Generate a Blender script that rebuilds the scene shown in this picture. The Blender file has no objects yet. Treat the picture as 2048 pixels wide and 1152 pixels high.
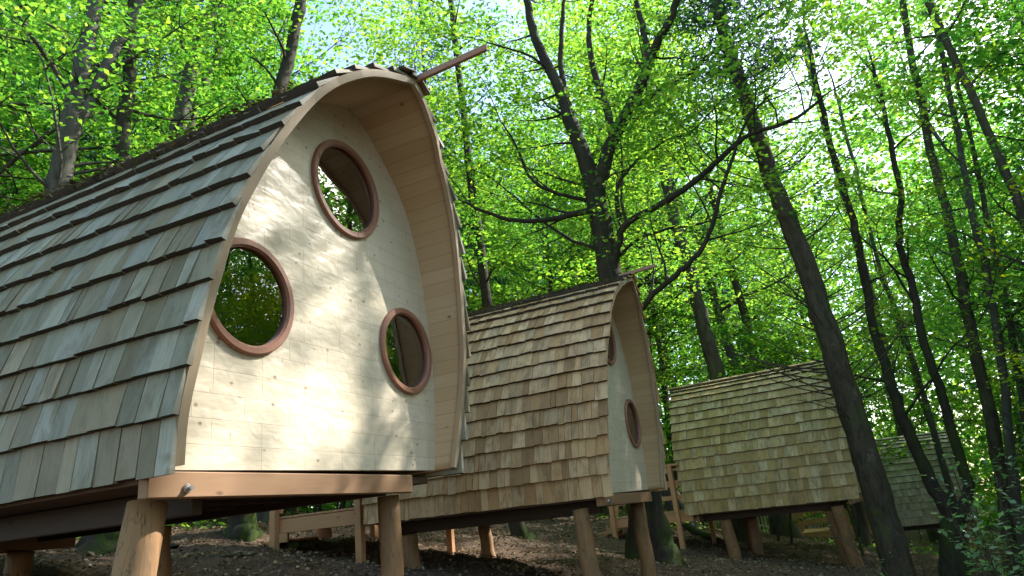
import bpy, math, random
import numpy as np
from mathutils import Vector, Matrix
from mathutils.geometry import tessellate_polygon

C = bpy.context.scene.collection
rng = np.random.default_rng(7)
random.seed(7)
PI = math.pi

# ------------------------------------------------------------------ camera
# The origin of the world is the photographer's eye; +X runs along the front of the near
# pod, +Y into the pods, +Z up.
FPX, PITCH, ROLL, YAW = 1368.74, math.radians(18.5493), math.radians(-6.2534), math.radians(23.5933)
cp, sp = math.cos(PITCH), math.sin(PITCH)
CF = np.array([math.cos(YAW)*cp, math.sin(YAW)*cp, sp])
R0 = np.cross(CF, [0, 0, 1]); R0 /= np.linalg.norm(R0)
U0 = np.cross(R0, CF)
CR = R0*math.cos(ROLL)+U0*math.sin(ROLL)
CU = -R0*math.sin(ROLL)+U0*math.cos(ROLL)
cam_d = bpy.data.cameras.new('camera')
cam = bpy.data.objects.new('camera', cam_d); C.objects.link(cam)
cam.matrix_world = Matrix(((CR[0], CU[0], -CF[0], 0), (CR[1], CU[1], -CF[1], 0), (CR[2], CU[2], -CF[2], 0), (0, 0, 0, 1)))
cam_d.sensor_width = 36; cam_d.lens = FPX/2048*36
cam_d.clip_start = .05; cam_d.clip_end = 2000
sc = bpy.context.scene
sc.camera = cam

# ------------------------------------------------------------------ world, sun, exposure
SUN = Vector((1.3, -1.0, 1.3)).normalized()
SUN_EL = math.asin(SUN.z)
w = bpy.data.worlds.new('World'); sc.world = w; w.use_nodes = True
nt = w.node_tree; bgn = nt.nodes['Background']
sky = nt.nodes.new('ShaderNodeTexSky'); sky.sky_type = 'NISHITA'; sky.sun_disc = False
sky.sun_elevation = SUN_EL; sky.sun_rotation = math.atan2(SUN.x, SUN.y)
sky.air_density = 1.0; sky.dust_density = 1.5; sky.ozone_density = 1.0
nt.links.new(sky.outputs[0], bgn.inputs[0]); bgn.inputs[1].default_value = .15
sd = bpy.data.lights.new('sun', 'SUN'); sd.energy = 3.7; sd.angle = math.radians(.6); sd.color = (1, .96, .90)
so = bpy.data.objects.new('sun', sd); C.objects.link(so)
so.rotation_euler = SUN.to_track_quat('Z', 'Y').to_euler()
sc.view_settings.view_transform = 'Standard'; sc.view_settings.look = 'None'
sc.view_settings.exposure = 1.75; sc.view_settings.gamma = 1
sc.cycles.max_bounces = 8; sc.cycles.diffuse_bounces = 4; sc.cycles.glossy_bounces = 3
sc.cycles.transmission_bounces = 5; sc.cycles.transparent_max_bounces = 8
sc.cycles.sample_clamp_indirect = 5
sc.cycles.caustics_reflective = False; sc.cycles.caustics_refractive = False

# ------------------------------------------------------------------ helpers
def ray(px, py):
    return CF+((px-1024)/FPX)*CR-((py-576)/FPX)*CU

def at(px, py, dist):
    """point seen at photo pixel (px, py) at a horizontal distance dist"""
    d = ray(px, py)
    return d*(dist/math.hypot(d[0], d[1]))

def hump(x, y):
    return (.05*math.sin(.9*x+1.3*y)+.04*math.sin(2.1*x-1.1*y+1)+.025*math.sin(3.7*x+2.9*y+2)+.3*math.sin(.11*x+.07*y)*min(1, max(0, (math.hypot(x, y)-18)/20)))

def gz(x, y):
    h = -1.45+.2*y-.012*x-.02*max(0, x-12)
    if h > .2: h = .2+(h-.2)*.4
    if h < -2.6: h = -2.6+(h+2.6)*.35
    if h > 3: h = 3+(h-3)*.5
    return h+hump(x, y)

def V3(v): return np.asarray(v, float)

class MB:
    """collects geometry (n-gons allowed) with optional uv per corner"""
    def __init__(s): s.v = []; s.f = []; s.uv = []
    def add(s, vs, fs, uvs=None):
        o = len(s.v); s.v.extend([tuple(map(float, a)) for a in vs])
        for i, f in enumerate(fs):
            s.f.append(tuple(a+o for a in f))
            s.uv.append(uvs[i] if uvs else [(0, 0)]*len(f))
    def box(s, c, size, rot=None, bev=0):
        """box centred on c; rot is a 3x3; bev chamfers the long edges a little"""
        hx, hy, hz = [a/2 for a in size]
        P = []
        if bev <= 0:
            for z in (-hz, hz):
                for x, y in ((-hx, -hy), (hx, -hy), (hx, hy), (-hx, hy)): P.append((x, y, z))
            F = [(3, 2, 1, 0), (4, 5, 6, 7), (0, 1, 5, 4), (1, 2, 6, 5), (2, 3, 7, 6), (3, 0, 4, 7)]
        else:
            b = min(bev, hx*.5, hy*.5, hz*.5)
            idx = {}
            for sx in (-1, 1):
                for sy in (-1, 1):
                    for sz in (-1, 1):
                        for k in range(3):
                            q = [sx*hx, sy*hy, sz*hz]
                            for j in range(3):
                                if j != k: q[j] -= (sx, sy, sz)[j]*b
                            idx[(sx, sy, sz, k)] = len(P); P.append(q)
            F = []
            for k in range(3):
                a, b2 = [j for j in range(3) if j != k]
                for sg in (-1, 1):
                    loop = []
                    for (u, v) in ((-1, -1), (1, -1), (1, 1), (-1, 1)):
                        t = [0, 0, 0]; t[k] = sg; t[a] = u; t[b2] = v
                        loop.append(idx[(t[0], t[1], t[2], k)])
                    fl = (sg > 0) ^ (k == 1)
                    F.append(tuple(loop) if fl else tuple(loop[::-1]))
            for k in range(3):      # edges running along k
                a, b2 = [j for j in range(3) if j != k]
                for u in (-1, 1):
                    for v in (-1, 1):
                        def I(sk, kk):
                            t = [0, 0, 0]; t[k] = sk; t[a] = u; t[b2] = v
                            return idx[(t[0], t[1], t[2], kk)]
                        F.append((I(-1, a), I(1, a), I(1, b2), I(-1, b2)))
            for sx in (-1, 1):
                for sy in (-1, 1):
                    for sz in (-1, 1):
                        F.append(tuple(idx[(sx, sy, sz, k)] for k in range(3)))
        P = np.array(P, float)
        if rot is not None: P = P@np.asarray(rot, float).T
        P = P+V3(c)
        s.add(P, F)
    def bar(s, a, b, w, h, up=(0, 0, 1), bev=.004):
        """rectangular timber from a to b; w across, h along 'up'"""
        a = V3(a); b = V3(b); d = b-a; L = np.linalg.norm(d); d /= L
        side = np.cross(d, up)
        if np.linalg.norm(side) < 1e-5: side = np.cross(d, (1, 0, 0))
        side /= np.linalg.norm(side); u = np.cross(side, d)
        s.box((a+b)/2, (L, w, h), np.stack([d, side, u], 1), bev)
    def tube(s, pts, rad, k=10, caps=True):
        pts = np.asarray(pts, float); rad = np.asarray(rad, float)
        V, F = tube_np(pts, rad, k)
        F = [tuple(f) for f in F]
        if caps:
            n = len(pts); F += [tuple(range(k))[::-1], tuple(range((n-1)*k, n*k))]
        uv = [[(0, 0)]*len(f) for f in F]
        s.add(V, F, uv)
    def build(s, name, mat, parent=None, smooth=False, loc=None):
        me = bpy.data.meshes.new(name); me.from_pydata(s.v, [], s.f); 
        if any(u[0] != (0, 0) or u[-1] != (0, 0) for u in s.uv):
            ul = me.uv_layers.new(name='UVMap')
            flat = np.array([c for u in s.uv for c in u], np.float32).ravel()
            ul.data.foreach_set('uv', flat)
        me.materials.append(mat)
        if smooth: me.polygons.foreach_set('use_smooth', [True]*len(me.polygons))
        me.update()
        o = bpy.data.objects.new(name, me); C.objects.link(o)
        if parent: o.parent = parent
        if loc is not None: o.location = loc
        return o

def tube_np(pts, rad, k):
    n = len(pts)
    d = np.gradient(pts, axis=0); d /= np.linalg.norm(d, axis=1)[:, None]+1e-12
    ref = np.array([0, 0, 1.]) if abs(d[0][2]) < .8 else np.array([1., 0, 0])
    s = np.cross(d[0], ref); s /= np.linalg.norm(s)
    S = [s]
    for i in range(1, n):
        s = S[-1]-d[i]*(S[-1]@d[i]); s /= np.linalg.norm(s)+1e-12; S.append(s)
    S = np.array(S); T = np.cross(d, S)
    a = np.linspace(0, 2*PI, k, endpoint=False)
    if np.ndim(rad) == 1: rad = rad[:, None]
    V = pts[:, None, :]+rad[:, :, None]*(np.cos(a)[None, :, None]*S[:, None, :]+np.sin(a)[None, :, None]*T[:, None, :])
    V = V.reshape(-1, 3)
    i = np.arange(n-1)[:, None]*k; j = np.arange(k)[None, :]; j2 = (j+1) % k
    F = np.stack([i+j, i+j2, i+k+j2, i+k+j], -1).reshape(-1, 4)
    return V, F

def np_mesh(name, V, F, mat, smooth=False):
    """all-quad mesh from numpy arrays (fast)"""
    me = bpy.data.meshes.new(name)
    V = np.ascontiguousarray(V, np.float32); F = np.ascontiguousarray(F, np.int32)
    me.vertices.add(len(V)); me.vertices.foreach_set('co', V.ravel())
    n = len(F); k = F.shape[1]
    me.loops.add(n*k); me.loops.foreach_set('vertex_index', F.ravel())
    me.polygons.add(n); me.polygons.foreach_set('loop_start', np.arange(0, n*k, k, dtype=np.int32))
    me.polygons.foreach_set('loop_total', np.full(n, k, np.int32))
    if smooth: me.polygons.foreach_set('use_smooth', np.ones(n, bool))
    me.materials.append(mat); me.update(calc_edges=True)
    return me

def obj(name, me, parent=None):
    o = bpy.data.objects.new(name, me); C.objects.link(o)
    if parent: o.parent = parent
    return o

def tag(o, label=None, cat=None, group=None, kind=None):
    if label: o['label'] = label
    if cat: o['category'] = cat
    if group: o['group'] = group
    if kind: o['kind'] = kind
    return o

def empty(name, loc=(0, 0, 0), rz=0):
    o = bpy.data.objects.new(name, None); C.objects.link(o)
    o.location = loc; o.rotation_euler = (0, 0, rz); o.empty_display_size = .2
    return o

# ------------------------------------------------------------------ materials
def newmat(name):
    m = bpy.data.materials.new(name); m.use_nodes = True
    t = m.node_tree; b = t.nodes['Principled BSDF']
    return m, t, b
def N(t, typ, **kw):
    n = t.nodes.new(typ)
    for k, v in kw.items():
        if k in n.inputs: n.inputs[k].default_value = v
        else: setattr(n, k, v)
    return n
def ramp(t, stops, interp='LINEAR'):
    r = t.nodes.new('ShaderNodeValToRGB'); cr = r.color_ramp; cr.interpolation = interp
    while len(cr.elements) < len(stops): cr.elements.new(.5)
    for e, (p, c) in zip(cr.elements, stops):
        e.position = p; e.color = (*c, 1)
    return r
def mixc(t, fac, a, b, typ='MIX'):
    m = t.nodes.new('ShaderNodeMix'); m.data_type = 'RGBA'; m.blend_type = typ
    for s, v in ((m.inputs[0], fac), (m.inputs[6], a), (m.inputs[7], b)):
        if isinstance(v, bpy.types.NodeSocket): t.links.new(v, s)
        elif isinstance(v, tuple): s.default_value = (*v, 1)
        else: s.default_value = v
    return m.outputs[2]
def math_(t, op, a, b=None, clamp=False):
    m = t.nodes.new('ShaderNodeMath'); m.operation = op; m.use_clamp = clamp
    for s, v in zip(m.inputs, (a, b)):
        if v is None: continue
        if isinstance(v, bpy.types.NodeSocket): t.links.new(v, s)
        else: s.default_value = v
    return m.outputs[0]
def coords(t, kind='Object', scale=(1, 1, 1), loc=(0, 0, 0), rot=(0, 0, 0)):
    tc = t.nodes.new('ShaderNodeTexCoord'); mp = t.nodes.new('ShaderNodeMapping')
    mp.inputs['Scale'].default_value = scale; mp.inputs['Location'].default_value = loc
    mp.inputs['Rotation'].default_value = rot
    t.links.new(tc.outputs[kind], mp.inputs[0]); return mp.outputs[0]
def noise(t, vec, scale=5, detail=4, rough=.5, dist=0):
    n = t.nodes.new('ShaderNodeTexNoise'); n.inputs['Scale'].default_value = scale
    n.inputs['Detail'].default_value = detail; n.inputs['Roughness'].default_value = rough
    n.inputs['Distortion'].default_value = dist
    t.links.new(vec, n.inputs['Vector']); return n.outputs[0]
def bump(t, b, h, strength=.3, dist=.01):
    n = t.nodes.new('ShaderNodeBump'); n.inputs['Strength'].default_value = strength
    n.inputs['Distance'].default_value = dist
    t.links.new(h, n.inputs['Height']); t.links.new(n.outputs[0], b.inputs['Normal'])

def mat_shingle(name, tones, stain, grain=.8, rough=.62):
    """tones: colours picked per shingle; weather streaks run down each shingle"""
    m, t, b = newmat(name)
    g = t.nodes.new('ShaderNodeNewGeometry')
    r = ramp(t, [(i/len(tones), c) for i, c in enumerate(tones)], 'CONSTANT')
    t.links.new(g.outputs['Random Per Island'], r.inputs[0])
    uv = t.nodes.new('ShaderNodeUVMap')
    mp = t.nodes.new('ShaderNodeMapping'); mp.inputs['Scale'].default_value = (60, 3, 1)
    t.links.new(uv.outputs[0], mp.inputs[0])
    streak = noise(t, mp.outputs[0], 1, 5, .6)
    mp2 = t.nodes.new('ShaderNodeMapping'); mp2.inputs['Scale'].default_value = (9, 4, 1)
    t.links.new(uv.outputs[0], mp2.inputs[0])
    blotch = noise(t, mp2.outputs[0], 1, 4, .65, .6)
    c1 = mixc(t, math_(t, 'MULTIPLY', streak, grain), r.outputs[0], stain, 'MIX')
    st = ramp(t, [(.46, (0, 0, 0)), (.66, (1, 1, 1))]); t.links.new(blotch, st.inputs[0])
    c2 = mixc(t, math_(t, 'MULTIPLY', st.outputs[0], .75), c1, stain)
    # fine value change per shingle
    hs = t.nodes.new('ShaderNodeHueSaturation')
    mr = t.nodes.new('ShaderNodeMath'); mr.operation = 'MULTIPLY_ADD'
    fr = math_(t, 'FRACT', math_(t, 'MULTIPLY', g.outputs['Random Per Island'], 37.7))
    t.links.new(fr, mr.inputs[0]); mr.inputs[1].default_value = .36; mr.inputs[2].default_value = .82
    t.links.new(mr.outputs[0], hs.inputs['Value']); t.links.new(c2, hs.inputs['Color'])
    t.links.new(hs.outputs[0], b.inputs['Base Color'])
    b.inputs['Roughness'].default_value = rough
    bump(t, b, math_(t, 'ADD', streak, math_(t, 'MULTIPLY', blotch, .4)), .5, .006)
    return m

def mat_wood(name, c0, c1, axis='x', rough=.6, knots=True, gl=.25, cracks=False):
    """sawn softwood, grain along an object axis"""
    m, t, b = newmat(name)
    s = {'x': (1.2, 14, 14), 'y': (14, 1.2, 14), 'z': (14, 14, 1.2)}[axis]
    v = coords(t, 'Object', s)
    gr = noise(t, v, 1.6, 6, .6, 1.2)
    v2 = coords(t, 'Object', (1, 1, 1))
    big = noise(t, v2, 2.2, 3, .5)
    col = mixc(t, gr, c0, c1)
    col = mixc(t, math_(t, 'MULTIPLY', big, .35), col, tuple(x*.72 for x in c0))
    if knots:
        sk = {'x': (4, 9, 9), 'y': (9, 4, 9), 'z': (9, 9, 4)}[axis]
        vo = t.nodes.new('ShaderNodeTexVoronoi'); vo.inputs['Scale'].default_value = .9
        t.links.new(coords(t, 'Object', sk), vo.inputs['Vector'])
        kr = ramp(t, [(.0, (1, 1, 1)), (.07, (.9, .9, .9)), (.13, (0, 0, 0))]); t.links.new(vo.outputs['Distance'], kr.inputs[0])
        col = mixc(t, math_(t, 'MULTIPLY', kr.outputs[0], .8), col, (c1[0]*.35, c1[1]*.25, c1[2]*.2))
    if cracks:       # drying checks running up the log, and damp staining in patches
        ck = noise(t, coords(t, 'Object', (22, 22, .9)), 1.0, 3, .5, .2)
        ckr = ramp(t, [(.485, (0, 0, 0)), (.5, (1, 1, 1)), (.515, (0, 0, 0))]); t.links.new(ck, ckr.inputs[0])
        col = mixc(t, math_(t, 'MULTIPLY', ckr.outputs[0], .8), col, (.05, .03, .015))
        dm = ramp(t, [(.5, (0, 0, 0)), (.62, (1, 1, 1))]); t.links.new(noise(t, coords(t, 'Object', (3, 3, 1.2)), 1.3, 5, .65), dm.inputs[0])
        col = mixc(t, math_(t, 'MULTIPLY', dm.outputs[0], .55), col, (.13, .085, .04))
    t.links.new(col, b.inputs['Base Color']); b.inputs['Roughness'].default_value = rough
    bump(t, b, gr, gl, .004)
    return m

def mat_cladding():
    """pale varnished boards: horizontal joints, staggered butt joints, knots and small checks"""
    m, t, b = newmat('pale_cladding')
    v = coords(t, 'Object', (1, 1, 1), (0, 0, 0), (PI/2, 0, 0))
    br = t.nodes.new('ShaderNodeTexBrick'); br.inputs['Scale'].default_value = 1
    br.inputs['Brick Width'].default_value = .36; br.inputs['Row Height'].default_value = .138
    br.inputs['Mortar Size'].default_value = .0021; br.inputs['Mortar Smooth'].default_value = .4
    br.offset = .37; br.offset_frequency = 3
    br.inputs['Color1'].default_value = (.70, .60, .43, 1); br.inputs['Color2'].default_value = (.76, .67, .50, 1)
    br.inputs['Mortar'].default_value = (.40, .30, .18, 1)
    t.links.new(v, br.inputs['Vector'])
    gr = noise(t, coords(t, 'Object', (1.5, 2, 40)), 1.5, 6, .6, .15)
    col = mixc(t, math_(t, 'MULTIPLY', gr, .5), br.outputs[0], (.52, .41, .27))
    cloud = noise(t, coords(t, 'Object', (1, 1, 1.6)), 2.5, 3, .5)
    col = mixc(t, math_(t, 'MULTIPLY', cloud, .3), col, (.79, .72, .58))
    # knots
    vo = t.nodes.new('ShaderNodeTexVoronoi'); vo.inputs['Scale'].default_value = 8.5; vo.inputs['Randomness'].default_value = 1
    t.links.new(coords(t, 'Object', (1, 1, 1.35)), vo.inputs['Vector'])
    kr = ramp(t, [(0, (1, 1, 1)), (.09, (.8, .8, .8)), (.15, (0, 0, 0))]); t.links.new(vo.outputs['Distance'], kr.inputs[0])
    sel = math_(t, 'GREATER_THAN', noise(t, coords(t, 'Object', (1, 1, 1)), 4.1, 1, .5), .40)
    kf = math_(t, 'MULTIPLY', kr.outputs[0], sel)
    col = mixc(t, math_(t, 'MULTIPLY', kf, .75), col, (.20, .10, .05))
    # small vertical checks
    vc = t.nodes.new('ShaderNodeTexVoronoi'); vc.inputs['Scale'].default_value = 1; vc.feature = 'F1'
    t.links.new(coords(t, 'Object', (9, 9, 3.4), (3, 1, 2)), vc.inputs['Vector'])
    cr = ramp(t, [(0, (1, 1, 1)), (.06, (.7, .7, .7)), (.10, (0, 0, 0))]); t.links.new(vc.outputs['Distance'], cr.inputs[0])
    col = mixc(t, math_(t, 'MULTIPLY', cr.outputs[0], .5), col, (.30, .19, .11))
    t.links.new(col, b.inputs['Base Color'])
    b.inputs['Roughness'].default_value = .38
    b.inputs['Coat Weight'].default_value = .25; b.inputs['Coat Roughness'].default_value = .22
    wav = noise(t, coords(t, 'Object', (1, 1, 1.5)), 6.5, 2, .45, .2)
    h = math_(t, 'ADD', math_(t, 'MULTIPLY', wav, 1.6), math_(t, 'MULTIPLY', gr, .15))
    h = math_(t, 'SUBTRACT', h, math_(t, 'MULTIPLY', br.outputs['Fac'], .22))
    h = math_(t, 'SUBTRACT', h, math_(t, 'MULTIPLY', cr.outputs[0], .12))
    bump(t, b, h, .35, .02)
    return m

def mat_bark(name, c0, c1, moss=0, scale=6, mosscol=(.07, .12, .015)):
    m, t, b = newmat(name)
    v = coords(t, 'Object', (scale, scale, scale*.28))
    n1 = noise(t, v, 1.5, 7, .68, .6)
    r = ramp(t, [(.3, c0), (.7, c1)]); t.links.new(n1, r.inputs[0])
    lr = ramp(t, [(.60, (0, 0, 0)), (.70, (1, 1, 1))]); t.links.new(noise(t, coords(t, 'Object', (1, 1, .7), (5, 2, 1)), 3.1, 6, .7), lr.inputs[0])
    col = mixc(t, math_(t, 'MULTIPLY', lr.outputs[0], .5), r.outputs[0], tuple(min(.3, x*2.2+.02) for x in c1))
    if moss > 0:
        n2 = noise(t, coords(t, 'Object', (1, 1, .5)), 1.7, 5, .6)
        mr = ramp(t, [(.62-moss*.3, (0, 0, 0)), (.74-moss*.3, (1, 1, 1))]); t.links.new(n2, mr.inputs[0])
        sx = t.nodes.new('ShaderNodeSeparateXYZ'); t.links.new(coords(t, 'Object'), sx.inputs[0])
        hm = t.nodes.new('ShaderNodeMapRange'); t.links.new(sx.outputs[2], hm.inputs[0])
        hm.inputs[1].default_value = .6; hm.inputs[2].default_value = 5; hm.inputs[3].default_value = 1; hm.inputs[4].default_value = .18
        col = mixc(t, math_(t, 'MULTIPLY', mr.outputs[0], hm.outputs[0]), col, mosscol)
    t.links.new(col, b.inputs['Base Color']); b.inputs['Roughness'].default_value = .9
    b.inputs['Specular IOR Level'].default_value = .2
    bump(t, b, n1, .9, .03)
    return m

def mat_leaf(name, cols, trans, tw=.5, rough=.45, spec=.35):
    m = bpy.data.materials.new(name); m.use_nodes = True; t = m.node_tree
    b = t.nodes['Principled BSDF']; out = t.nodes['Material Output']
    g = t.nodes.new('ShaderNodeNewGeometry')
    r = ramp(t, [(i/(len(cols)-1), c) for i, c in enumerate(cols)]); t.links.new(g.outputs['Random Per Island'], r.inputs[0])
    oi = t.nodes.new('ShaderNodeObjectInfo')
    hs = t.nodes.new('ShaderNodeHueSaturation')
    hs.inputs['Hue'].default_value = .5
    vv = t.nodes.new('ShaderNodeMath'); vv.operation = 'MULTIPLY_ADD'; t.links.new(oi.outputs['Random'], vv.inputs[0])
    vv.inputs[1].default_value = .5; vv.inputs[2].default_value = .75
    t.links.new(vv.outputs[0], hs.inputs['Value'])
    hh = t.nodes.new('ShaderNodeMath'); hh.operation = 'MULTIPLY_ADD'; t.links.new(oi.outputs['Random'], hh.inputs[0])
    hh.inputs[1].default_value = -.055; hh.inputs[2].default_value = .53
    t.links.new(hh.outputs[0], hs.inputs['Hue'])
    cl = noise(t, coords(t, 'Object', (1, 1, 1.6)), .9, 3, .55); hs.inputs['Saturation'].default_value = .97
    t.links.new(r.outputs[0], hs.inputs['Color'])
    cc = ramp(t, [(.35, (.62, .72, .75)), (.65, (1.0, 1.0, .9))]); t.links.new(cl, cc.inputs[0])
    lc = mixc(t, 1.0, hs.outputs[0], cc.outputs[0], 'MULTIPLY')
    t.links.new(lc, b.inputs['Base Color'])
    b.inputs['Roughness'].default_value = rough; b.inputs['Specular IOR Level'].default_value = spec
    tr = t.nodes.new('ShaderNodeBsdfTranslucent')
    tc = mixc(t, 1.0, lc, trans, 'MULTIPLY')
    t.links.new(tc, tr.inputs[0])
    mx = t.nodes.new('ShaderNodeMixShader'); mx.inputs[0].default_value = tw
    t.links.new(b.outputs[0], mx.inputs[1]); t.links.new(tr.outputs[0], mx.inputs[2])
    t.links.new(mx.outputs[0], out.inputs[0])
    return m

M = {}
M['shingle_grey'] = mat_shingle('weathered_grey_shingle', [(.34, .335, .245), (.27, .25, .17), (.395, .385, .30), (.29, .225, .13), (.37, .365, .285), (.22, .18, .10), (.43, .42, .345), (.30, .295, .215), (.37, .305, .195), (.37, .375, .315), (.25, .20, .125)], (.13, .105, .05))
M['shingle_tan'] = mat_shingle('fresh_cedar_shingle', [(.72, .44, .19), (.80, .53, .26), (.48, .27, .10), (.75, .48, .22), (.82, .58, .31), (.60, .35, .14), (.78, .52, .26)], (.30, .155, .055))
M['shingle_moss'] = mat_shingle('mossy_cedar_shingle', [(.62, .42, .19), (.70, .52, .28), (.48, .32, .12), (.66, .47, .24), (.76, .60, .36), (.55, .37, .15)], (.25, .175, .05))
M['shingle_old'] = mat_shingle('silvered_shingle', [(.56, .48, .35), (.64, .57, .45), (.45, .37, .24), (.58, .52, .41)], (.25, .20, .10))
M['clad'] = mat_cladding()
M['soffit'] = mat_wood('soffit_board', (.56, .35, .18), (.42, .24, .11), 'y', .55)
def mat_soffit():
    m, t, b = newmat('soffit_board')
    uv = t.nodes.new('ShaderNodeUVMap')
    br = t.nodes.new('ShaderNodeTexBrick'); br.inputs['Scale'].default_value = 1
    br.inputs['Brick Width'].default_value = 2.4; br.inputs['Row Height'].default_value = .115
    br.inputs['Mortar Size'].default_value = .002; br.inputs['Mortar Smooth'].default_value = .5
    br.inputs['Color1'].default_value = (.60, .42, .21, 1); br.inputs['Color2'].default_value = (.50, .33, .14, 1); br.inputs['Mortar'].default_value = (.16, .09, .05, 1)
    t.links.new(uv.outputs[0], br.inputs['Vector'])
    mp = t.nodes.new('ShaderNodeMapping'); mp.inputs['Scale'].default_value = (1.3, 30, 1); t.links.new(uv.outputs[0], mp.inputs[0])
    gr = noise(t, mp.outputs[0], 1.5, 6, .6, .2)
    col = mixc(t, math_(t, 'MULTIPLY', gr, .7), br.outputs[0], (.40, .24, .12))
    vo = t.nodes.new('ShaderNodeTexVoronoi'); vo.inputs['Scale'].default_value = 4.2
    mp2 = t.nodes.new('ShaderNodeMapping'); mp2.inputs['Scale'].default_value = (1, 1.4, 1); t.links.new(uv.outputs[0], mp2.inputs[0]); t.links.new(mp2.outputs[0], vo.inputs['Vector'])
    kr = ramp(t, [(0, (1, 1, 1)), (.06, (.9, .9, .9)), (.10, (0, 0, 0))]); t.links.new(vo.outputs['Distance'], kr.inputs[0])
    col = mixc(t, math_(t, 'MULTIPLY', kr.outputs[0], .8), col, (.13, .06, .03))
    t.links.new(col, b.inputs['Base Color']); b.inputs['Roughness'].default_value = .5
    bump(t, b, math_(t, 'SUBTRACT', math_(t, 'MULTIPLY', gr, .2), br.outputs['Fac']), .4, .004)
    return m
M['soffit'] = mat_soffit()
M['rimwood'] = mat_wood('rim_laminate', (.46, .35, .22), (.34, .24, .14), 'z', .65, False)
M['redwood'] = mat_wood('red_brown_frame', (.42, .20, .125), (.24, .10, .055), 'z', .42, True, .3)
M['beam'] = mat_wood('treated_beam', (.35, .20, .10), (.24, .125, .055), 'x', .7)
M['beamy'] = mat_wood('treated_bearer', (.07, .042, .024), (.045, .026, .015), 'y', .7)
M['post'] = mat_wood('round_post', (.36, .20, .085), (.24, .12, .045), 'z', .75, True, .6, True)
M['deck'] = mat_wood('deck_timber', (.66, .36, .17), (.52, .26, .11), 'y', .7)
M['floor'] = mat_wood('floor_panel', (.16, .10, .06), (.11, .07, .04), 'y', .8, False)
M['inside'] = mat_wood('interior_board', (.34, .22, .13), (.26, .16, .09), 'y', .7)
M['pole'] = mat_wood('ridge_timber', (.40, .22, .13), (.32, .16, .09), 'y', .65)
M['bark'] = mat_bark('dark_bark', (.035, .031, .02), (.12, .102, .07), .45)
M['bark_moss'] = mat_bark('mossy_bark', (.022, .019, .014), (.06, .05, .035), .6, 6, (.038, .062, .010))
M['bark_grey'] = mat_bark('grey_bark', (.04, .038, .03), (.13, .122, .10), .4, 4, (.08, .10, .04))
M['bark_brown'] = mat_bark('conifer_bark', (.03, .025, .015), (.10, .083, .052), .3, 9)
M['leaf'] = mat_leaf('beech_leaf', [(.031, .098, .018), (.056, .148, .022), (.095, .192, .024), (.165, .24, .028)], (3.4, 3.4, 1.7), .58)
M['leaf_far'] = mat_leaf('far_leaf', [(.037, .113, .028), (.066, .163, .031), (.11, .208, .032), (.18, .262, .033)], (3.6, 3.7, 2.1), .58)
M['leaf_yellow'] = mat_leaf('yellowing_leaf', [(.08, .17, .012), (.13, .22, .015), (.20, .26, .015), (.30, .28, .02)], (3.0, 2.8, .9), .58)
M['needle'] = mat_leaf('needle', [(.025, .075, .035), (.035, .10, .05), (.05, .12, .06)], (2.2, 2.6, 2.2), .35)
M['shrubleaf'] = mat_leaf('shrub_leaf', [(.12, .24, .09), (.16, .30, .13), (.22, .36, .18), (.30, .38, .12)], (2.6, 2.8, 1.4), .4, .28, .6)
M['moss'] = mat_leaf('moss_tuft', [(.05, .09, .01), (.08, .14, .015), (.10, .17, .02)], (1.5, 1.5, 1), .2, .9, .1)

def mat_ground():
    m, t, b = newmat('forest_soil')
    v = coords(t, 'Object')
    a = noise(t, v, 9, 8, .72); c = noise(t, v, .7, 4, .6); d = noise(t, v, 55, 4, .7)
    r = ramp(t, [(.30, (.045, .030, .02)), (.46, (.12, .078, .052)), (.60, (.22, .15, .10)), (.74, (.38, .28, .20))])
    t.links.new(math_(t, 'ADD', math_(t, 'MULTIPLY', a, .55), math_(t, 'MULTIPLY', d, .45)), r.inputs[0])
    mr = ramp(t, [(.58, (0, 0, 0)), (.70, (1, 1, 1))]); t.links.new(math_(t, 'ADD', math_(t, 'MULTIPLY', c, .75), math_(t, 'MULTIPLY', a, .25)), mr.inputs[0])
    col = mixc(t, math_(t, 'MULTIPLY', mr.outputs[0], .6), r.outputs[0], (.05, .075, .015))
    t.links.new(col, b.inputs['Base Color']); b.inputs['Roughness'].default_value = .92
    b.inputs['Specular IOR Level'].default_value = .25
    bump(t, b, math_(t, 'ADD', a, d), .9, .05)
    return m
M['ground'] = mat_ground()
M['litter'] = mat_leaf('dead_leaf', [(.11, .06, .035), (.22, .13, .075), (.36, .24, .15), (.55, .43, .31)], (1, .8, .6), .15, .8, .12)

def mat_glass():
    m = bpy.data.materials.new('window_glass'); m.use_nodes = True; t = m.node_tree
    out = t.nodes['Material Output']; t.nodes.remove(t.nodes['Principled BSDF'])
    tr = t.nodes.new('ShaderNodeBsdfTransparent'); tr.inputs[0].default_value = (.72, .70, .66, 1)
    gl = t.nodes.new('ShaderNodeBsdfGlossy'); gl.inputs['Roughness'].default_value = .0; gl.inputs[0].default_value = (1, 1, 1, 1)
    fr = t.nodes.new('ShaderNodeFresnel'); fr.inputs[0].default_value = 2.9
    mx = t.nodes.new('ShaderNodeMixShader')
    t.links.new(fr.outputs[0], mx.inputs[0]); t.links.new(tr.outputs[0], mx.inputs[1]); t.links.new(gl.outputs[0], mx.inputs[2])
    t.links.new(mx.outputs[0], out.inputs[0]); return m
M['glass'] = mat_glass()
def plain(name, c, rough=.6, metal=0):
    m, t, b = newmat(name)
    n = noise(t, coords(t, 'Object'), 18, 3, .6)
    t.links.new(mixc(t, math_(t, 'MULTIPLY', n, .35), c, tuple(x*.6 for x in c)), b.inputs['Base Color'])
    b.inputs['Roughness'].default_value = rough; b.inputs['Metallic'].default_value = metal; return m
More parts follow.
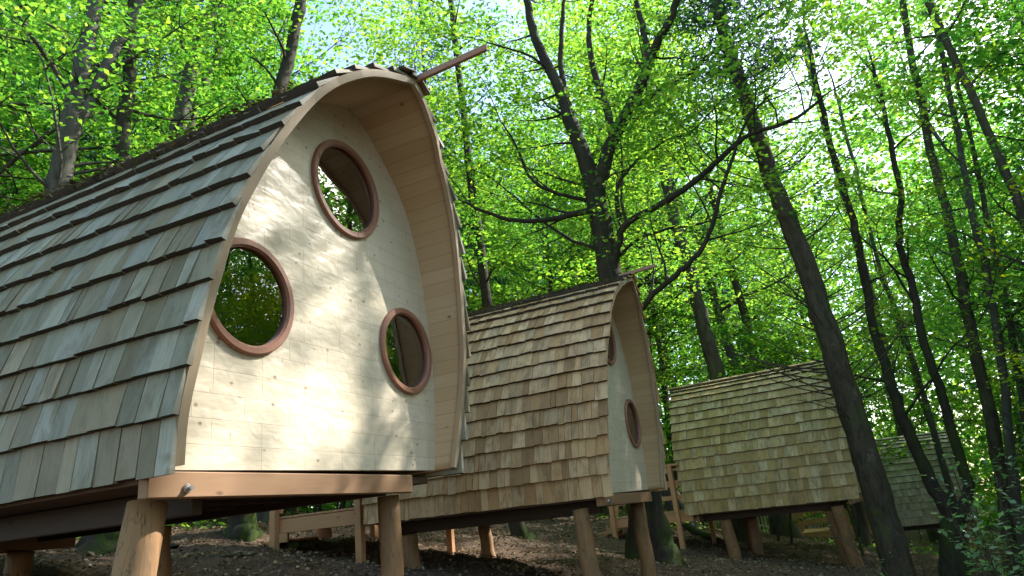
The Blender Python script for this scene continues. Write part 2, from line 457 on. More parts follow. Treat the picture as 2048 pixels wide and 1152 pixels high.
M['steel'] = plain('galvanised_steel', (.55, .56, .58), .35, .9)
M['teal'] = plain('turquoise_plastic', (.02, .42, .40), .4)
M['palewood'] = plain('cut_wood', (.50, .38, .20), .8)
M['fence'] = plain('pale_fence_paling', (.55, .50, .36), .8)

M['roofmoss'] = mat_leaf('roof_moss_and_needles', [(.07, .045, .02), (.12, .08, .035), (.09, .10, .025), (.17, .12, .06)], (1, 1, .8), .15, .9, .1)
M['butt_shade'] = plain('shaded_end_grain', (.055, .045, .032), .9)  # shingle butts: the shade under each course is put into this dark colour

# ------------------------------------------------------------------ ground
def build_ground():
    xs = np.concatenate([np.arange(-120, -6, 4), np.arange(-6, 42, .22), np.arange(42, 220, 4)])
    ys = np.concatenate([np.arange(-160, -14, 4), np.arange(-14, 26, .22), np.arange(26, 220, 4)])
    X, Y = np.meshgrid(xs, ys, indexing='ij')
    Z = np.vectorize(gz)(X, Y)
    fine = rng.normal(0, .018, Z.shape)
    near = (X > -6) & (X < 42) & (Y > -14) & (Y < 26)
    Z = Z+fine*near
    V = np.stack([X, Y, Z], -1).reshape(-1, 3)
    ny = len(ys); i = np.arange(len(xs)-1)[:, None]*ny; j = np.arange(ny-1)[None, :]
    F = np.stack([i+j, i+ny+j, i+ny+j+1, i+j+1], -1).reshape(-1, 4)
    o = obj('ground', np_mesh('ground', V, F, M['ground'], True)); tag(o, kind='structure', label='dark forest floor of soil and leaf litter rising behind the pods', cat='ground')
build_ground()

# ------------------------------------------------------------------ pods
# front rim of a pod, traced bottom left -> ridge (14) -> bottom right: x across, z up
RIM = np.array([(0, 0), (-.02, .23), (.0, .463), (.026, .703), (.056, .916), (.096, 1.118), (.158, 1.343), (.25, 1.56), (.375, 1.835), (.544, 2.131), (.735, 2.41), (.935, 2.61), (1.18, 2.775), (1.435, 2.885), (1.65, 2.962), (1.765, 2.925), (1.885, 2.84), (2.06, 2.695), (2.26, 2.51), (2.43, 2.275), (2.55, 1.985), (2.64, 1.607), (2.684, 1.26), (2.709, 1.003), (2.71, .666), (2.678, .338), (2.631, .034)])
YO_Z = [-.1, 0, .96, 1.6, 2.0, 2.3, 2.54, 2.69, 2.93, 3.1]
YO_Y = [-.155, -.165, -.30, -.354, -.40, -.435, -.48, -.546, -.60, -.62]
def yoff(z, o=1): return float(np.interp(z, YO_Z, YO_Y))*o

def resample(P, n):
    # Catmull-Rom then even spacing
    Q = []
    for i in range(len(P)-1):
        p0 = P[max(i-1, 0)]; p1 = P[i]; p2 = P[i+1]; p3 = P[min(i+2, len(P)-1)]
        for t in np.linspace(0, 1, 8, endpoint=False):
            Q.append(.5*((2*p1)+(-p0+p2)*t+(2*p0-5*p1+4*p2-p3)*t*t+(-p0+3*p1-3*p2+p3)*t**3))
    Q.append(P[-1]); Q = np.array(Q)
    L = np.concatenate([[0], np.cumsum(np.linalg.norm(np.diff(Q, axis=0), axis=1))])
    s = np.linspace(0, L[-1], n)
    return np.stack([np.interp(s, L, Q[:, k]) for k in range(2)], 1), L[-1]

def side_curve(shear=0):
    R = RIM.copy(); R[:, 0] += shear*R[:, 1]
    A, LA = resample(R[:15], 61)
    B, LB = resample(R[14:][::-1], 61)
    for _ in range(2):
        A[1:-1] = .25*A[:-2]+.5*A[1:-1]+.25*A[2:]; B[1:-1] = .25*B[:-2]+.5*B[1:-1]+.25*B[2:]
    return A, LA, B, LB
def pt_on(A, LA, s):
    n = len(A)-1; u = s/LA*n
    i = int(min(max(math.floor(u), 0), n-1)); f = u-i
    p = A[i]*(1-f)+A[i+1]*f; d = A[i+1]-A[i]; d = d/np.linalg.norm(d)
    return p, d

def ring(mb, c, r0, r1, y0, y1, bev=.008, n=64):
    """flat ring in the x-z plane between radii r0 < r1 and depths y0 < y1 (front is y0)"""
    prof = [(r0, y1), (r0, y0+bev), (r0+bev, y0), (r1-bev, y0), (r1, y0+bev), (r1, y1)]
    V = []; F = []; k = len(prof)
    for i in range(n):
        a = 2*PI*i/n
        for (r, y) in prof: V.append((c[0]+r*math.cos(a), y, c[1]+r*math.sin(a)))
    for i in range(n):
        j = (i+1) % n
        for q in range(k): F.append((i*k+q, i*k+(q+1) % k, j*k+(q+1) % k, j*k+q))
    mb.add(V, F)

def post_mesh(top, foot, r, k=18, seed=0):
    g = np.random.default_rng(seed)
    top = V3(top); foot = V3(foot); n = 9
    pts = np.array([foot+(top-foot)*i/(n-1) for i in range(n)])
    pts[1:-1, :2] += g.normal(0, .006, (n-2, 2))
    rad = np.array([r*(1.06-.10*i/(n-1)) for i in range(n)])
    rk = rad[:, None]*(1+.02*np.sin(np.arange(k)*3*2*PI/k+seed)[None, :]+g.normal(0, .006, (n, k)))
    V, F = tube_np(pts, rk, k)
    mb = MB(); Fl = [tuple(f) for f in F]+[tuple(range(k))[::-1], tuple(range((n-1)*k, n*k))]
    mb.add(V, Fl); return mb

def make_pod(loc, yaw, L, o, shear, expo, smat, wrange, label, posts, seed, wy=0.0):
    g = np.random.default_rng(seed)
    root = empty('glamping_pod', loc, yaw)
    tag(root, label, 'wooden pod', 'shingled pods on stilts')
    A, LA, B, LB = side_curve(shear)
    full = np.concatenate([A, B[::-1][1:]])                     # bottom left over ridge to bottom right
    # normals (outward)
    d = np.gradient(full, axis=0); d /= np.linalg.norm(d, axis=1)[:, None]
    nrm = np.stack([-d[:, 1], d[:, 0]], 1)
    th = .036
    inner = full-nrm*th
    inner[:, 1] = np.maximum(inner[:, 1], 0.0)
    n = len(full)
    # shell: outer skin, soffit/inner skin
    mb = MB(); V = []; F = []; SU = []
    arc = np.concatenate([[0], np.cumsum(np.linalg.norm(np.diff(full, axis=0), axis=1))])
    for i in range(n):
        y0 = yoff(full[i][1], o); y1 = L-yoff(full[i][1], o)
        V += [(full[i][0], y0+.015, full[i][1]), (full[i][0], y1, full[i][1]), (inner[i][0], y0+.015, inner[i][1]), (inner[i][0], y1, inner[i][1])]
    for i in range(n-1):
        a = i*4; b = a+4
        F += [(a, a+1, b+1, b), (a+2, b+2, b+3, a+3), (a+1, a+3, b+3, b+1), (a, b, b+2, a+2)]
    F += [(0, 2, 3, 1), ((n-1)*4, (n-1)*4+1, (n-1)*4+3, (n-1)*4+2)]
    sv = [(v[1]+3.0, arc[i//4]) for i, v in enumerate(V)]
    mb.add(V, F, [[sv[q] for q in f] for f in F]); mb.build('roof_shell', M['soffit'], root, True)
    # front rim: a slightly proud laminated band following the edge
    mb = MB(); V = []; F = []
    for i in range(n):
        y0 = yoff(full[i][1], o)
        po = full[i]+nrm[i]*.006; pi = full[i]-nrm[i]*(th+.012)
        pi[1] = max(pi[1], -.004)
        V += [(po[0], y0-.02, po[1]), (po[0], y0+.018, po[1]), (pi[0], y0+.018, pi[1]), (pi[0], y0-.02, pi[1])]
    for i in range(n-1):
        a = i*4; b = a+4
        for q in range(4): F.append((a+q, a+(q+1) % 4, b+(q+1) % 4, b+q))
    F += [(3, 2, 1, 0), ((n-1)*4, (n-1)*4+1, (n-1)*4+2, (n-1)*4+3)]
    mb.add(V, F); mb.build('front_rim', M['rimwood'], root)
    # shingles
    mb = MB()
    for side, (Cv, Lc) in enumerate(((A, LA), (B, LB))):
        k = 0; s0 = 0.0
        sgn = 1 if side == 0 else -1
        while s0 < Lc-.04:
            p, dd = pt_on(Cv, Lc, min(s0+expo*.3, Lc)); top_s = min(s0+expo*1.32, Lc+.06)
            p0, _ = pt_on(Cv, Lc, s0)
            if s0 < .001: p0 = p0-dd*.03
            p1 = (pt_on(Cv, Lc, top_s)[0] if top_s <= Lc else pt_on(Cv, Lc, Lc)[0]+pt_on(Cv, Lc, Lc)[1]*(top_s-Lc))
            dv = p1-p0; ln = np.linalg.norm(dv); dv /= ln
            nn = np.array([-dv[1], dv[0]])*sgn
            z0 = p0[1]
            y = yoff(z0, o)-.045+g.uniform(-.02, .02); yend = L-yoff(z0, o)+.03
            course_jit = g.uniform(-.006, .006)
            while y < yend-.03:
                wd = g.uniform(*wrange)
                if g.random() < .25: wd *= .7
                wd = min(wd, yend-y)
                gap = .0025+abs(g.normal(0, .0018))
                ja = g.normal(0, .0045)+course_jit; jt = g.normal(0, .003); lift = .052+g.uniform(0, .008); tw = g.normal(0, .003)
                ya, yb = y+gap/2, y+wd-gap/2
                t0 = .032+g.uniform(-.002, .004); t1 = .006
                bot = p0-dv*ja
                topp = p1
                q = []
                for (yy, tws) in ((ya, -tw), (yb, tw)):
                    q.append((*(bot+nn*(lift-t0+tws)), yy)); q.append((*(bot+nn*(lift+tws)), yy))
                    q.append((*(topp+nn*(.011+jt*.3)), yy)); q.append((*(topp+nn*(.004)), yy))
                vs = [(a, yy, zz) for (a, zz, yy) in q]
                u0 = g.uniform(0, 50); v0 = g.uniform(0, 50)
                fs = [(0, 1, 2, 3), (7, 6, 5, 4), (1, 5, 6, 2), (0, 4, 5, 1), (3, 2, 6, 7), (0, 3, 7, 4)]
                if sgn < 0: fs = [f[::-1] for f in fs]
                uvv = [(0, 0), (0, 0), (0, ln), (0, ln), (wd, 0), (wd, 0), (wd, ln), (wd, ln)]
                uvs = [[(uvv[i][0]+u0, uvv[i][1]+v0) for i in f] for f in fs]
                mb.add(vs, fs, uvs)
                y += wd
            s0 += expo
            k += 1
    # ridge capping
    pr = full[60]
    y = yoff(pr[1], o)-.06
    while y < L-yoff(pr[1], o)+.03:
        wd = g.uniform(*wrange)
        for sgn, tdir in ((1, d[57]), (-1, -d[63])):
            nn = np.array([-tdir[1], tdir[0]])*sgn
            if nn[1] < 0: nn = -nn
            a = pr-tdir*.0+nn*.045; b = pr-tdir*(expo*.8)+nn*.052
            vs = []
            for yy in (y+.002, y+wd-.002):
                vs += [(a[0], yy, a[1]), (b[0], yy, b[1]), (b[0]+nn[0]*.014, yy, b[1]+nn[1]*.014), (a[0]+nn[0]*.012, yy, a[1]+nn[1]*.012)]
            fs = [(0, 1, 2, 3), (7, 6, 5, 4), (0, 4, 5, 1), (1, 5, 6, 2), (2, 6, 7, 3), (3, 7, 4, 0)]
            u0 = g.uniform(0, 50)
            uvv = [(0, 0), (0, .2), (0, .2), (0, 0), (wd, 0), (wd, .2), (wd, .2), (wd, 0)]
            mb.add(vs, fs, [[(uvv[i][0]+u0, uvv[i][1]+u0) for i in f] for f in fs])
        y += wd
    ro = mb.build('roof_shingles', smat, root)
    ro.data.materials.append(M['butt_shade'])
    mi = np.zeros(len(ro.data.polygons), np.int32); mi[3::6] = 1; ro.data.polygons.foreach_set('material_index', mi)  # butt faces get the painted course shade
    # front wall with three round openings
    wins = [(.601, 1.030, .362), (1.561, 2.143, .396), (2.269, .978, .355)]
    wall = [(p[0], p[1]) for p in inner]
    outer = [Vector((x, z, 0)) for x, z in wall]
    holes = []
    rh = .03
    for (cx, cz, r) in wins:
        holes.append([Vector((cx+(r-rh)*math.cos(-2*PI*i/48), cz+(r-rh)*math.sin(-2*PI*i/48), 0)) for i in range(48)])
    tris = tessellate_polygon([outer]+holes)
    allp = outer+[v for h in holes for v in h]
    mb = MB(); mb.add([(v.x, wy, v.y) for v in allp], [tuple(t) for t in tris])
    ob = mb.build('front_wall', M['clad'], root)
    mb = MB(); mb.add([(v.x, wy+.09, v.y) for v in allp], [tuple(t) for t in tris]); mb.build('inner_lining', M['inside'], root)
    # back wall and door opening trimmed as a panel
    mb = MB(); mb.add([(v.x, L, v.y) for v in outer], [tuple(range(len(outer)))]); mb.build('back_wall', M['inside'], root)
    mb = MB(); mb.box((1.35, L+.02, .98), (.86, .05, 1.9), None, .006); dr = mb.build('door', M['deck'], root)
    mb = MB(); mb.box((1.68, L+.06, .95), (.03, .05, .14), None, .004); mb.build('handle', M['steel'], dr)
    for i, (cx, cz, r) in enumerate(wins):
        mb = MB(); ring(mb, (cx, cz), r-.050, r, wy-.032, wy-.002); f = mb.build('window_frame', M['redwood'], root)
        mb = MB(); ring(mb, (cx, cz), r-.056, r-.045, wy-.022, wy+.05, .004); mb.build('window_reveal', M['redwood'], f)
        mb = MB(); rr = r-.056; mb.add([(cx+rr*math.cos(2*PI*k/48), wy+.004, cz+rr*math.sin(2*PI*k/48)) for k in range(48)], [tuple(range(48))]); mb.build('pane', M['glass'], f)
    # floor
    mb = MB(); mb.box((1.31, L/2+.03, -.030), (2.60, L-.10, .05), None, .004); mb.build('floor', M['floor'], root)
    # beams: front and rear cross beams, two long bearers
    bw = .075
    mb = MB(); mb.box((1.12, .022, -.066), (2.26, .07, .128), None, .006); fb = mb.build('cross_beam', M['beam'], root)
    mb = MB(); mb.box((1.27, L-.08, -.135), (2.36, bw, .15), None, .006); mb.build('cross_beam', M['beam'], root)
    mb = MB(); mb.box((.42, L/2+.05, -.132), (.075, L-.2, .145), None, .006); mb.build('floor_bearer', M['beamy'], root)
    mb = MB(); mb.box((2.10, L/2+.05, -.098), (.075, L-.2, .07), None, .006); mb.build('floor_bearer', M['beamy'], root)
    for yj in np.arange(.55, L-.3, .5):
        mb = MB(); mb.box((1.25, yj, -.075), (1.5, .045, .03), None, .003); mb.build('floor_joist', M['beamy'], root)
    # bolt on the front beam
    mb = MB(); mb.tube([(.21, .0, -.085), (.21, -.02, -.085), (.21, -.03, -.085)], [.024, .024, .018], 10); mb.tube([(.21, -.02, -.085), (.21, -.052, -.085)], [.012, .012], 8); mb.build('bolt', M['steel'], fb)
    cy, sy = math.cos(yaw), math.sin(yaw)
    for i, (tx, ty, fx, fy, r) in enumerate(posts):
        wx, wy = loc[0]+fx*cy-fy*sy, loc[1]+fx*sy+fy*cy
        zf = gz(wx, wy)-loc[2]-.25
        post_mesh((tx, ty, -.135 if ty < .5 else -.21), (fx, fy, zf), r, 18, seed*10+i).build('stilt_post', M['post'], root, True)
    return root

POD1 = (2.313, 3.0, .397)
p1 = make_pod(POD1, 0, 4.3, 1.0, 0, .226, M['shingle_grey'], (.085, .21),
              'nearest and largest shingled pod, grey weathered shingles, three round windows facing the viewer',
              [(.17, .21, -.08, .14, .100), (2.17, .16, 2.16, .16, .084), (.42, 4.05, .42, 4.1, .11), (1.85, 4.05, 1.85, 4.1, .11), (.86, 1.0, .86, 1.0, .085)], 1)
p2 = make_pod((7.689, 2.558, .161), math.radians(.25), 3.1, .62, -.006, .21, M['shingle_tan'], (.07, .17),
              'tan shingled pod second in the row, round window showing beside its overhang',
              [(.12, .3, .12, .25, .098), (2.2, .2, 2.3, .2, .10), (.25, 2.75, .25, 2.7, .12), (2.4, 2.75, 2.4, 2.7, .1)], 2, .11)
p3 = make_pod((15.516, .066, -.286), math.radians(-5.87), 3.2, .62, 0, .228, M['shingle_moss'], (.08, .18),
              'third pod in the row, mossy brown shingles, half behind the leaning conifer trunk',
              [(.15, .3, .3, .2, .125), (.45, .5, .75, .4, .10), (.3, 2.6, .3, 2.5, .13), (1.4, 2.3, 1.4, 2.3, .12), (2.4, 2.6, 2.4, 2.6, .12)], 3)
p4 = make_pod((28.368, -3.45, -1.586), math.radians(8.2), 3.0, .62, 0, .23, M['shingle_old'], (.08, .18),
              'farthest pod at the right, silvery grey-green shingles seen between tree trunks',
              [(.2, .3, .2, .3, .12), (2.3, .3, 2.3, .3, .12), (.2, 2.7, .2, 2.7, .12), (2.3, 2.7, 2.3, 2.7, .12)], 4)

def roof_litter(root, L, o, n, seed, mats, s_lo=.62):
    g = np.random.default_rng(seed); A, LA, B, LB = side_curve(0); P = []
    while len(P) < n:
        s_ = LA*(s_lo+(1-s_lo)*g.random()**.6); y = g.uniform(-.3, L+.2)
        if math.sin(y*5+s_*7)+math.sin(y*2.3-s_*11)+g.normal(0, .7) < .1+(1-s_/LA)*2.5: continue
        p, d_ = pt_on(A, LA, s_); nn = np.array([-d_[1], d_[0]])
        q = p+nn*g.uniform(.045, .085); P.append((q[0], y, q[1]))
    V, F = leaf_quads(np.array(P), g.normal(0, 1, (n, 3)), .045, g, .55, .6)
    obj('roof_moss', np_mesh('roof_moss', V, F, mats), root)
# ridge poles
def pole(root, a, b, w_, h_):
    mb = MB(); mb.bar(a, b, w_, h_); mb.build('ridge_pole', M['pole'], root)
pole(p1, (1.70, -.30, 2.975), (1.672, -1.27, 3.0), .032, .055)
pole(p2, (1.66, -.2, 3.03), (1.64, -.76, 3.055), .04, .05)

# ------------------------------------------------------------------ decks behind the pods
def make_deck(loc, yaw, x0, x1, y0, y1, z, label, braces=True, seed=0):
    root = empty('entrance_deck', loc, yaw); tag(root, label, 'deck', 'timber entrance decks of the pods')
    nb = int((y1-y0)/.13)
    mb = MB()
    for i in range(nb):
        yy = y0+(i+.5)*(y1-y0)/nb
        mb.box(((x0+x1)/2, yy, z-.014+random.uniform(-.001, .001)), (x1-x0+.06, (y1-y0)/nb-.008, .028), None, .003)
    mb.build('deck_boards', M['deck'], root)
    for x in (x0, x1):
        mb = MB(); mb.box((x, (y0+y1)/2, z-.13), (.045, y1-y0, .19), None, .004); mb.build('side_beam', M['deck'], root)
    mb = MB(); mb.box(((x0+x1)/2, y1+.025, z-.115), (x1-x0+.04, .045, .17), None, .004); mb.build('end_beam', M['beam'], root)
    cy, sy = math.cos(yaw), math.sin(yaw)
    def g_at(x, y): return gz(loc[0]+x*cy-y*sy, loc[1]+x*sy+y*cy)-loc[2]
    ps = []
    for x in (x0-.075, x1+.075):
        for y in (y0+.32, y1-.12):
            mb = MB(); zt = z+.98; mb.box((x, y, (zt+g_at(x, y)-.1)/2), (.10, .10, zt-g_at(x, y)+.1), None, .005)
            mb.build('railing_post', M['deck'], root); ps.append((x, y))
    for x in (x0-.075, x1+.075):
        for zz, hh in ((z+1.0, .045), (z+.62, .09), (z+.30, .09)):
            mb = MB(); mb.box((x+(.058 if x < x0 else -.058)*(1 if zz < z+.9 else 0), (y0+y1)/2+.05, zz), (.03 if hh > .05 else .11, y1-y0-.1, hh), None, .003)
            mb.build('rail', M['deck'], root)
    if braces:
        mb = MB(); mb.bar((x0-.03, y1-.18, z+.05), (x0-.03, y1-.42, z+.95), .03, .10); mb.build('brace', M['deck'], root)
    for k in range(2):
        mb = MB(); mb.box(((x0+x1)/2-.2, y1+.2+.26*k, z-.17-.16*k), (1.0, .27, .04), None, .004)
        mb.box(((x0+x1)/2-.68, y1+.2+.26*k, z-.27-.16*k), (.04, .26, .16), None, .003); mb.box(((x0+x1)/2+.28, y1+.2+.26*k, z-.27-.16*k), (.04, .26, .16), None, .003)
        mb.build('step', M['deck'], root)
    return root
make_deck((7.689, 2.558, .161), 0, .22, 2.4, 3.12, 5.05, .21, 'red-brown timber deck with leaning brace behind the second pod')
make_deck((15.516, .066, -.286), math.radians(-5.87), .1, 2.4, 3.22, 5.2, .06, 'timber deck with railings and steps behind the third pod')
make_deck((28.368, -3.45, -1.586), math.radians(8.2), .1, 2.4, 3.02, 5.6, .05, 'pale timber deck of the farthest pod seen under the third pod')

# ------------------------------------------------------------------ trees
SUNSEED = 706
def leaf_quads(P, D, size, g, aspect=.62, flat=.45, droop=0.):
    """one rhombic leaf at every point: long axis near D, blade roughly level (flat: how uneven)"""
    n = len(P)
    s = size*g.uniform(.5, 1.35, n)[:, None]
    D = D+g.normal(0, .55, (n, 3)); D[:, 2] *= .5; D[:, 2] -= droop
    D /= np.linalg.norm(D, axis=1)[:, None]+1e-9
    up = np.array([0, 0, 1.])+g.normal(0, flat, (n, 3))
    S = np.cross(D, up); S /= np.linalg.norm(S, axis=1)[:, None]+1e-9
    Nn = np.cross(S, D)
    a = P; b = P+D*s*.45+S*s*aspect*.5; c = P+D*s-Nn*s*.12; d = P+D*s*.45-S*s*aspect*.5
    V = np.stack([a, b, c, d], 1).reshape(-1, 3)
    F = np.arange(4*n).reshape(-1, 4)
    return V, F

def grow(p0, dirv, length, r0, g, up=.0, wob=.25, n=7, droop=0):
    pts = [V3(p0)]; d = V3(dirv)/np.linalg.norm(dirv)
    for i in range(1, n):
        d = d+g.normal(0, wob/n*1.6, 3)+np.array([0, 0, up/n-droop*i/n/n]); d /= np.linalg.norm(d)
        pts.append(pts[-1]+d*length/(n-1))
    pts = np.array(pts); rad = r0*(1-.82*np.linspace(0, 1, n)**.9)
    return pts, rad

class TreeGeo:
    def __init__(s): s.V = []; s.F = []; s.n = 0; s.LV = []; s.LF = []; s.ln = 0
    def tube(s, pts, rad, k):
        V, F = tube_np(np.asarray(pts, float), np.asarray(rad, float), k); s.V.append(V); s.F.append(F+s.n); s.n += len(V)
    def leaves(s, P, D, size, g, **kw):
        V, F = leaf_quads(P, D, size, g, **kw); s.LV.append(V); s.LF.append(F+s.ln); s.ln += len(V)
    def meshes(s, bark, leafmat, tname='trunk', cname='crown'):
        tm = np_mesh(tname, np.concatenate(s.V), np.concatenate(s.F), bark, True)
        cm = np_mesh(cname, np.concatenate(s.LV), np.concatenate(s.LF), leafmat) if s.LV else None
        return tm, cm

def spray(T, p, d, rad, nl, size, g, flat=.3, thick=.08, droop=0.0):
    """a flattish fan of leaves round point p heading along d"""
    n = max(3, int(nl*g.uniform(.6, 1.4)))
    q = g.uniform(-1, 1, (n, 3)); 
    r = np.sqrt(g.uniform(0, 1, n))*rad; a = g.uniform(0, 2*PI, n)
    off = np.stack([np.cos(a)*r, np.sin(a)*r, g.normal(0, thick*rad, n)-droop*r*r], 1)
    tilt = g.normal(0, .22, 2); off[:, 2] += off[:, 0]*tilt[0]+off[:, 1]*tilt[1]
    P = p+V3(d)*rad*.3+off
    D = off+V3(d)*.3
    D /= np.linalg.norm(D, axis=1)[:, None]+1e-9
    T.leaves(P, D, size, g, flat=flat)

def branch_with_leaves(T, p, d, length, r, g, nl=26, size=.09, level=0, k=5, sr=.42, twig=True, up=.25):
    pts, rad = grow(p, d, length, r, g, up=up, wob=.5, n=6)
    T.tube(pts, np.maximum(rad, .004), k)
    ns = 2 if level == 0 else 1
    m = max(2, int(length/.55))
    for i in range(m):
        u = (i+1)/m
        x = u*(len(pts)-1); i0 = min(int(x), len(pts)-2); q = pts[i0]*(1-(x-i0))+pts[i0+1]*(x-i0)
        dd = pts[i0+1]-pts[i0]; dd /= np.linalg.norm(dd)
        sd_ = np.cross(dd, (0, 0, 1)); sd_ /= np.linalg.norm(sd_)+1e-9
        if level < 1:
            for sg in ((-1, 1) if g.random() < .7 else (g.choice([-1, 1]),)):
                nd = dd*.6+sd_*sg*g.uniform(.5, 1.1)+np.array([0, 0, g.normal(.05, .2)])
                branch_with_leaves(T, q, nd, length*g.uniform(.3, .55)*(1.15-u*.5), r*.4, g, nl, size, level+1, 3, sr, twig, up*.5)
        if u > (.55 if level == 0 else .25): spray(T, q, dd, sr*g.uniform(.7, 1.25), nl, size, g)
    spray(T, pts[-1], dd, sr, nl, size, g)

def broadleaf(seed, H, cb, R, nb, nl, size, r0, bark, leaf, lean=.04, sr=.45, fork=False, k=9):
    g = np.random.default_rng(seed); T = TreeGeo()
    n = 14; zz = np.linspace(-.3, H, n)
    lx = np.cumsum(g.normal(0, .10, n))*H/18; ly = np.cumsum(g.normal(0, .10, n))*H/18
    lx -= lx[1]; ly -= ly[1]
    pts = np.stack([lx+g.normal(0, lean)*zz, ly+g.normal(0, lean)*zz, zz], 1)
    rad = r0*(1-.86*(np.clip(zz, 0, H)/H)**.85); rad[0] *= 1.7; rad[1] *= 1.15
    T.tube(pts, rad, k)
    for i in range(nb):
        u = (i+g.random())/nb
        z = cb+(H-cb)*u**.9
        x = np.interp(z, zz, pts[:, 0]); y = np.interp(z, zz, pts[:, 1]); rr = np.interp(z, zz, rad)
        a = i*2.4+g.normal(0, .5)
        el = .25+.6*u+g.normal(0, .15)
        ln = R*(1-.62*u**1.6)*g.uniform(.6, 1.1)
        branch_with_leaves(T, (x, y, z), (math.cos(a), math.sin(a), el), ln, rr*.42+.006, g, nl, size, 0, 5, sr)
    return T.meshes(bark, leaf)

def conifer(seed, H, cb, R, nb, size, r0, bark, leaf, dead=20):
    g = np.random.default_rng(seed); T = TreeGeo()
    n = 10; zz = np.linspace(-.3, H, n)
    pts = np.stack([g.normal(0, .04, n), g.normal(0, .04, n), zz], 1)
    rad = r0*(1-.88*(np.clip(zz, 0, H)/H)); rad[0] *= 1.4
    T.tube(pts, rad, 9)
    for i in range(dead):
        z = g.uniform(1.5, cb+2); a = g.uniform(0, 2*PI)
        q, rr = grow((0, 0, z), (math.cos(a), math.sin(a), g.uniform(-.25, .15)), g.uniform(.8, 2.4), .014, g, up=.5, wob=.3, n=6)
        T.tube(q, np.maximum(rr, .003), 3)
    for i in range(nb):
        u = (i+g.random())/nb; z = cb+(H-cb)*u; a = i*2.4+g.normal(0, .4); ln = R*(1-u)**.8*g.uniform(.7, 1.1)+.3
        q, rr = grow((0, 0, z), (math.cos(a), math.sin(a), -.05+.3*u), ln, .03*(1-u)+.008, g, up=-.15, wob=.25, n=7)
        T.tube(q, np.maximum(rr, .004), 4)
        m = int(ln*70)
        t = g.uniform(.15, 1, m)*(len(q)-1); i0 = np.minimum(t.astype(int), len(q)-2); f = (t-i0)[:, None]
        base = q[i0]*(1-f)+q[i0+1]*f; dd = q[i0+1]-q[i0]; dd /= np.linalg.norm(dd, axis=1)[:, None]
        sdv = np.cross(dd, (0, 0, 1)); sg = g.choice([-1, 1], m)[:, None]
        D = dd*.5+sdv*sg*g.uniform(.2, 1, (m, 1))+np.array([0, 0, -.55])
        off = sdv*sg*g.uniform(0, .45, (m, 1))*(1-t[:, None]/len(q)*.5)+np.array([0, 0, -1])*g.uniform(0, .25, (m, 1))
        T.leaves(base+off, D, size, g, aspect=.22, flat=.6, droop=.35)
    return T.meshes(bark, leaf)

roof_litter(p1, 4.3, 1, 2000, 3, M['roofmoss'])
roof_litter(p2, 3.1, .62, 1200, 4, M['roofmoss'], .75)
ARCH = {}
ARCH['beech_a'] = broadleaf(11, 17, 3.2, 4.6, 32, 18, .135, .18, M['bark'], M['leaf'], sr=.5)
ARCH['beech_b'] = broadleaf(12, 15, 2.6, 4.2, 28, 18, .13, .13, M['bark_grey'], M['leaf'], sr=.5)
ARCH['beech_c'] = broadleaf(13, 19, 5.5, 4.8, 32, 17, .155, .21, M['bark_grey'], M['leaf_far'], sr=.55)
ARCH['tall_a'] = broadleaf(14, 22, 8, 3.8, 26, 14, .21, .16, M['bark'], M['leaf_far'], sr=.6)
ARCH['tall_b'] = broadleaf(15, 20, 5, 3.4, 26, 14, .20, .13, M['bark_grey'], M['leaf_far'], sr=.6)
ARCH['yellow'] = broadleaf(16, 9, 1.4, 3.0, 20, 17, .125, .07, M['bark'], M['leaf_yellow'], sr=.42)
ARCH['sapling'] = broadleaf(17, 5, .7, 1.9, 14, 15, .13, .035, M['bark'], M['leaf'], sr=.34)
ARCH['conifer'] = conifer(18, 22, 6, 2.6, 100, .21, .18, M['bark_brown'], M['needle'], 50)
ARCH['conifer_b'] = conifer(19, 19, 3.5, 2.8, 100, .21, .16, M['bark_brown'], M['needle'], 30)
print('archetype leaves', {k: len(v[1].polygons) for k, v in ARCH.items()})

def place_tree(kind, x, y, rz, s, name, label, cat, group, tilt=(0, 0)):
    tm, cm = ARCH[kind]
    root = empty(name, (x, y, gz(x, y)), rz); root.scale = (s, s, s); root.rotation_euler = (tilt[0], tilt[1], rz)
    tag(root, label, cat, group)
    obj('trunk', tm, root); obj('crown', cm, root)
    return root

# pods and decks that trees must not stand in: (x0,x1,y0,y1)
KEEP = [(1.5, 6.2, 1.5, 9.5), (7.0, 11.4, 1.3, 8.6), (14.5, 19.5, -1.5, 6.3), (27.3, 32.5, -4.5, 4.0)]
placed = [(2, 0), (12.1, 3.3), (12.4, -.6), (16.5, -1.2)]
def free(x, y, dmin):
    for a, b, c, d in KEEP:
        if a < x < b and c < y < d: return False
    for (u, v) in placed:
        if (u-x)**2+(v-y)**2 < dmin*dmin: return False
    return True
def azr(x, y):
    """bearing from the photographer relative to where he faces (degrees, + is left), and range"""
    a = math.degrees(math.atan2(y, x))-math.degrees(YAW)
    return (a+180) % 360-180, math.hypot(x, y)

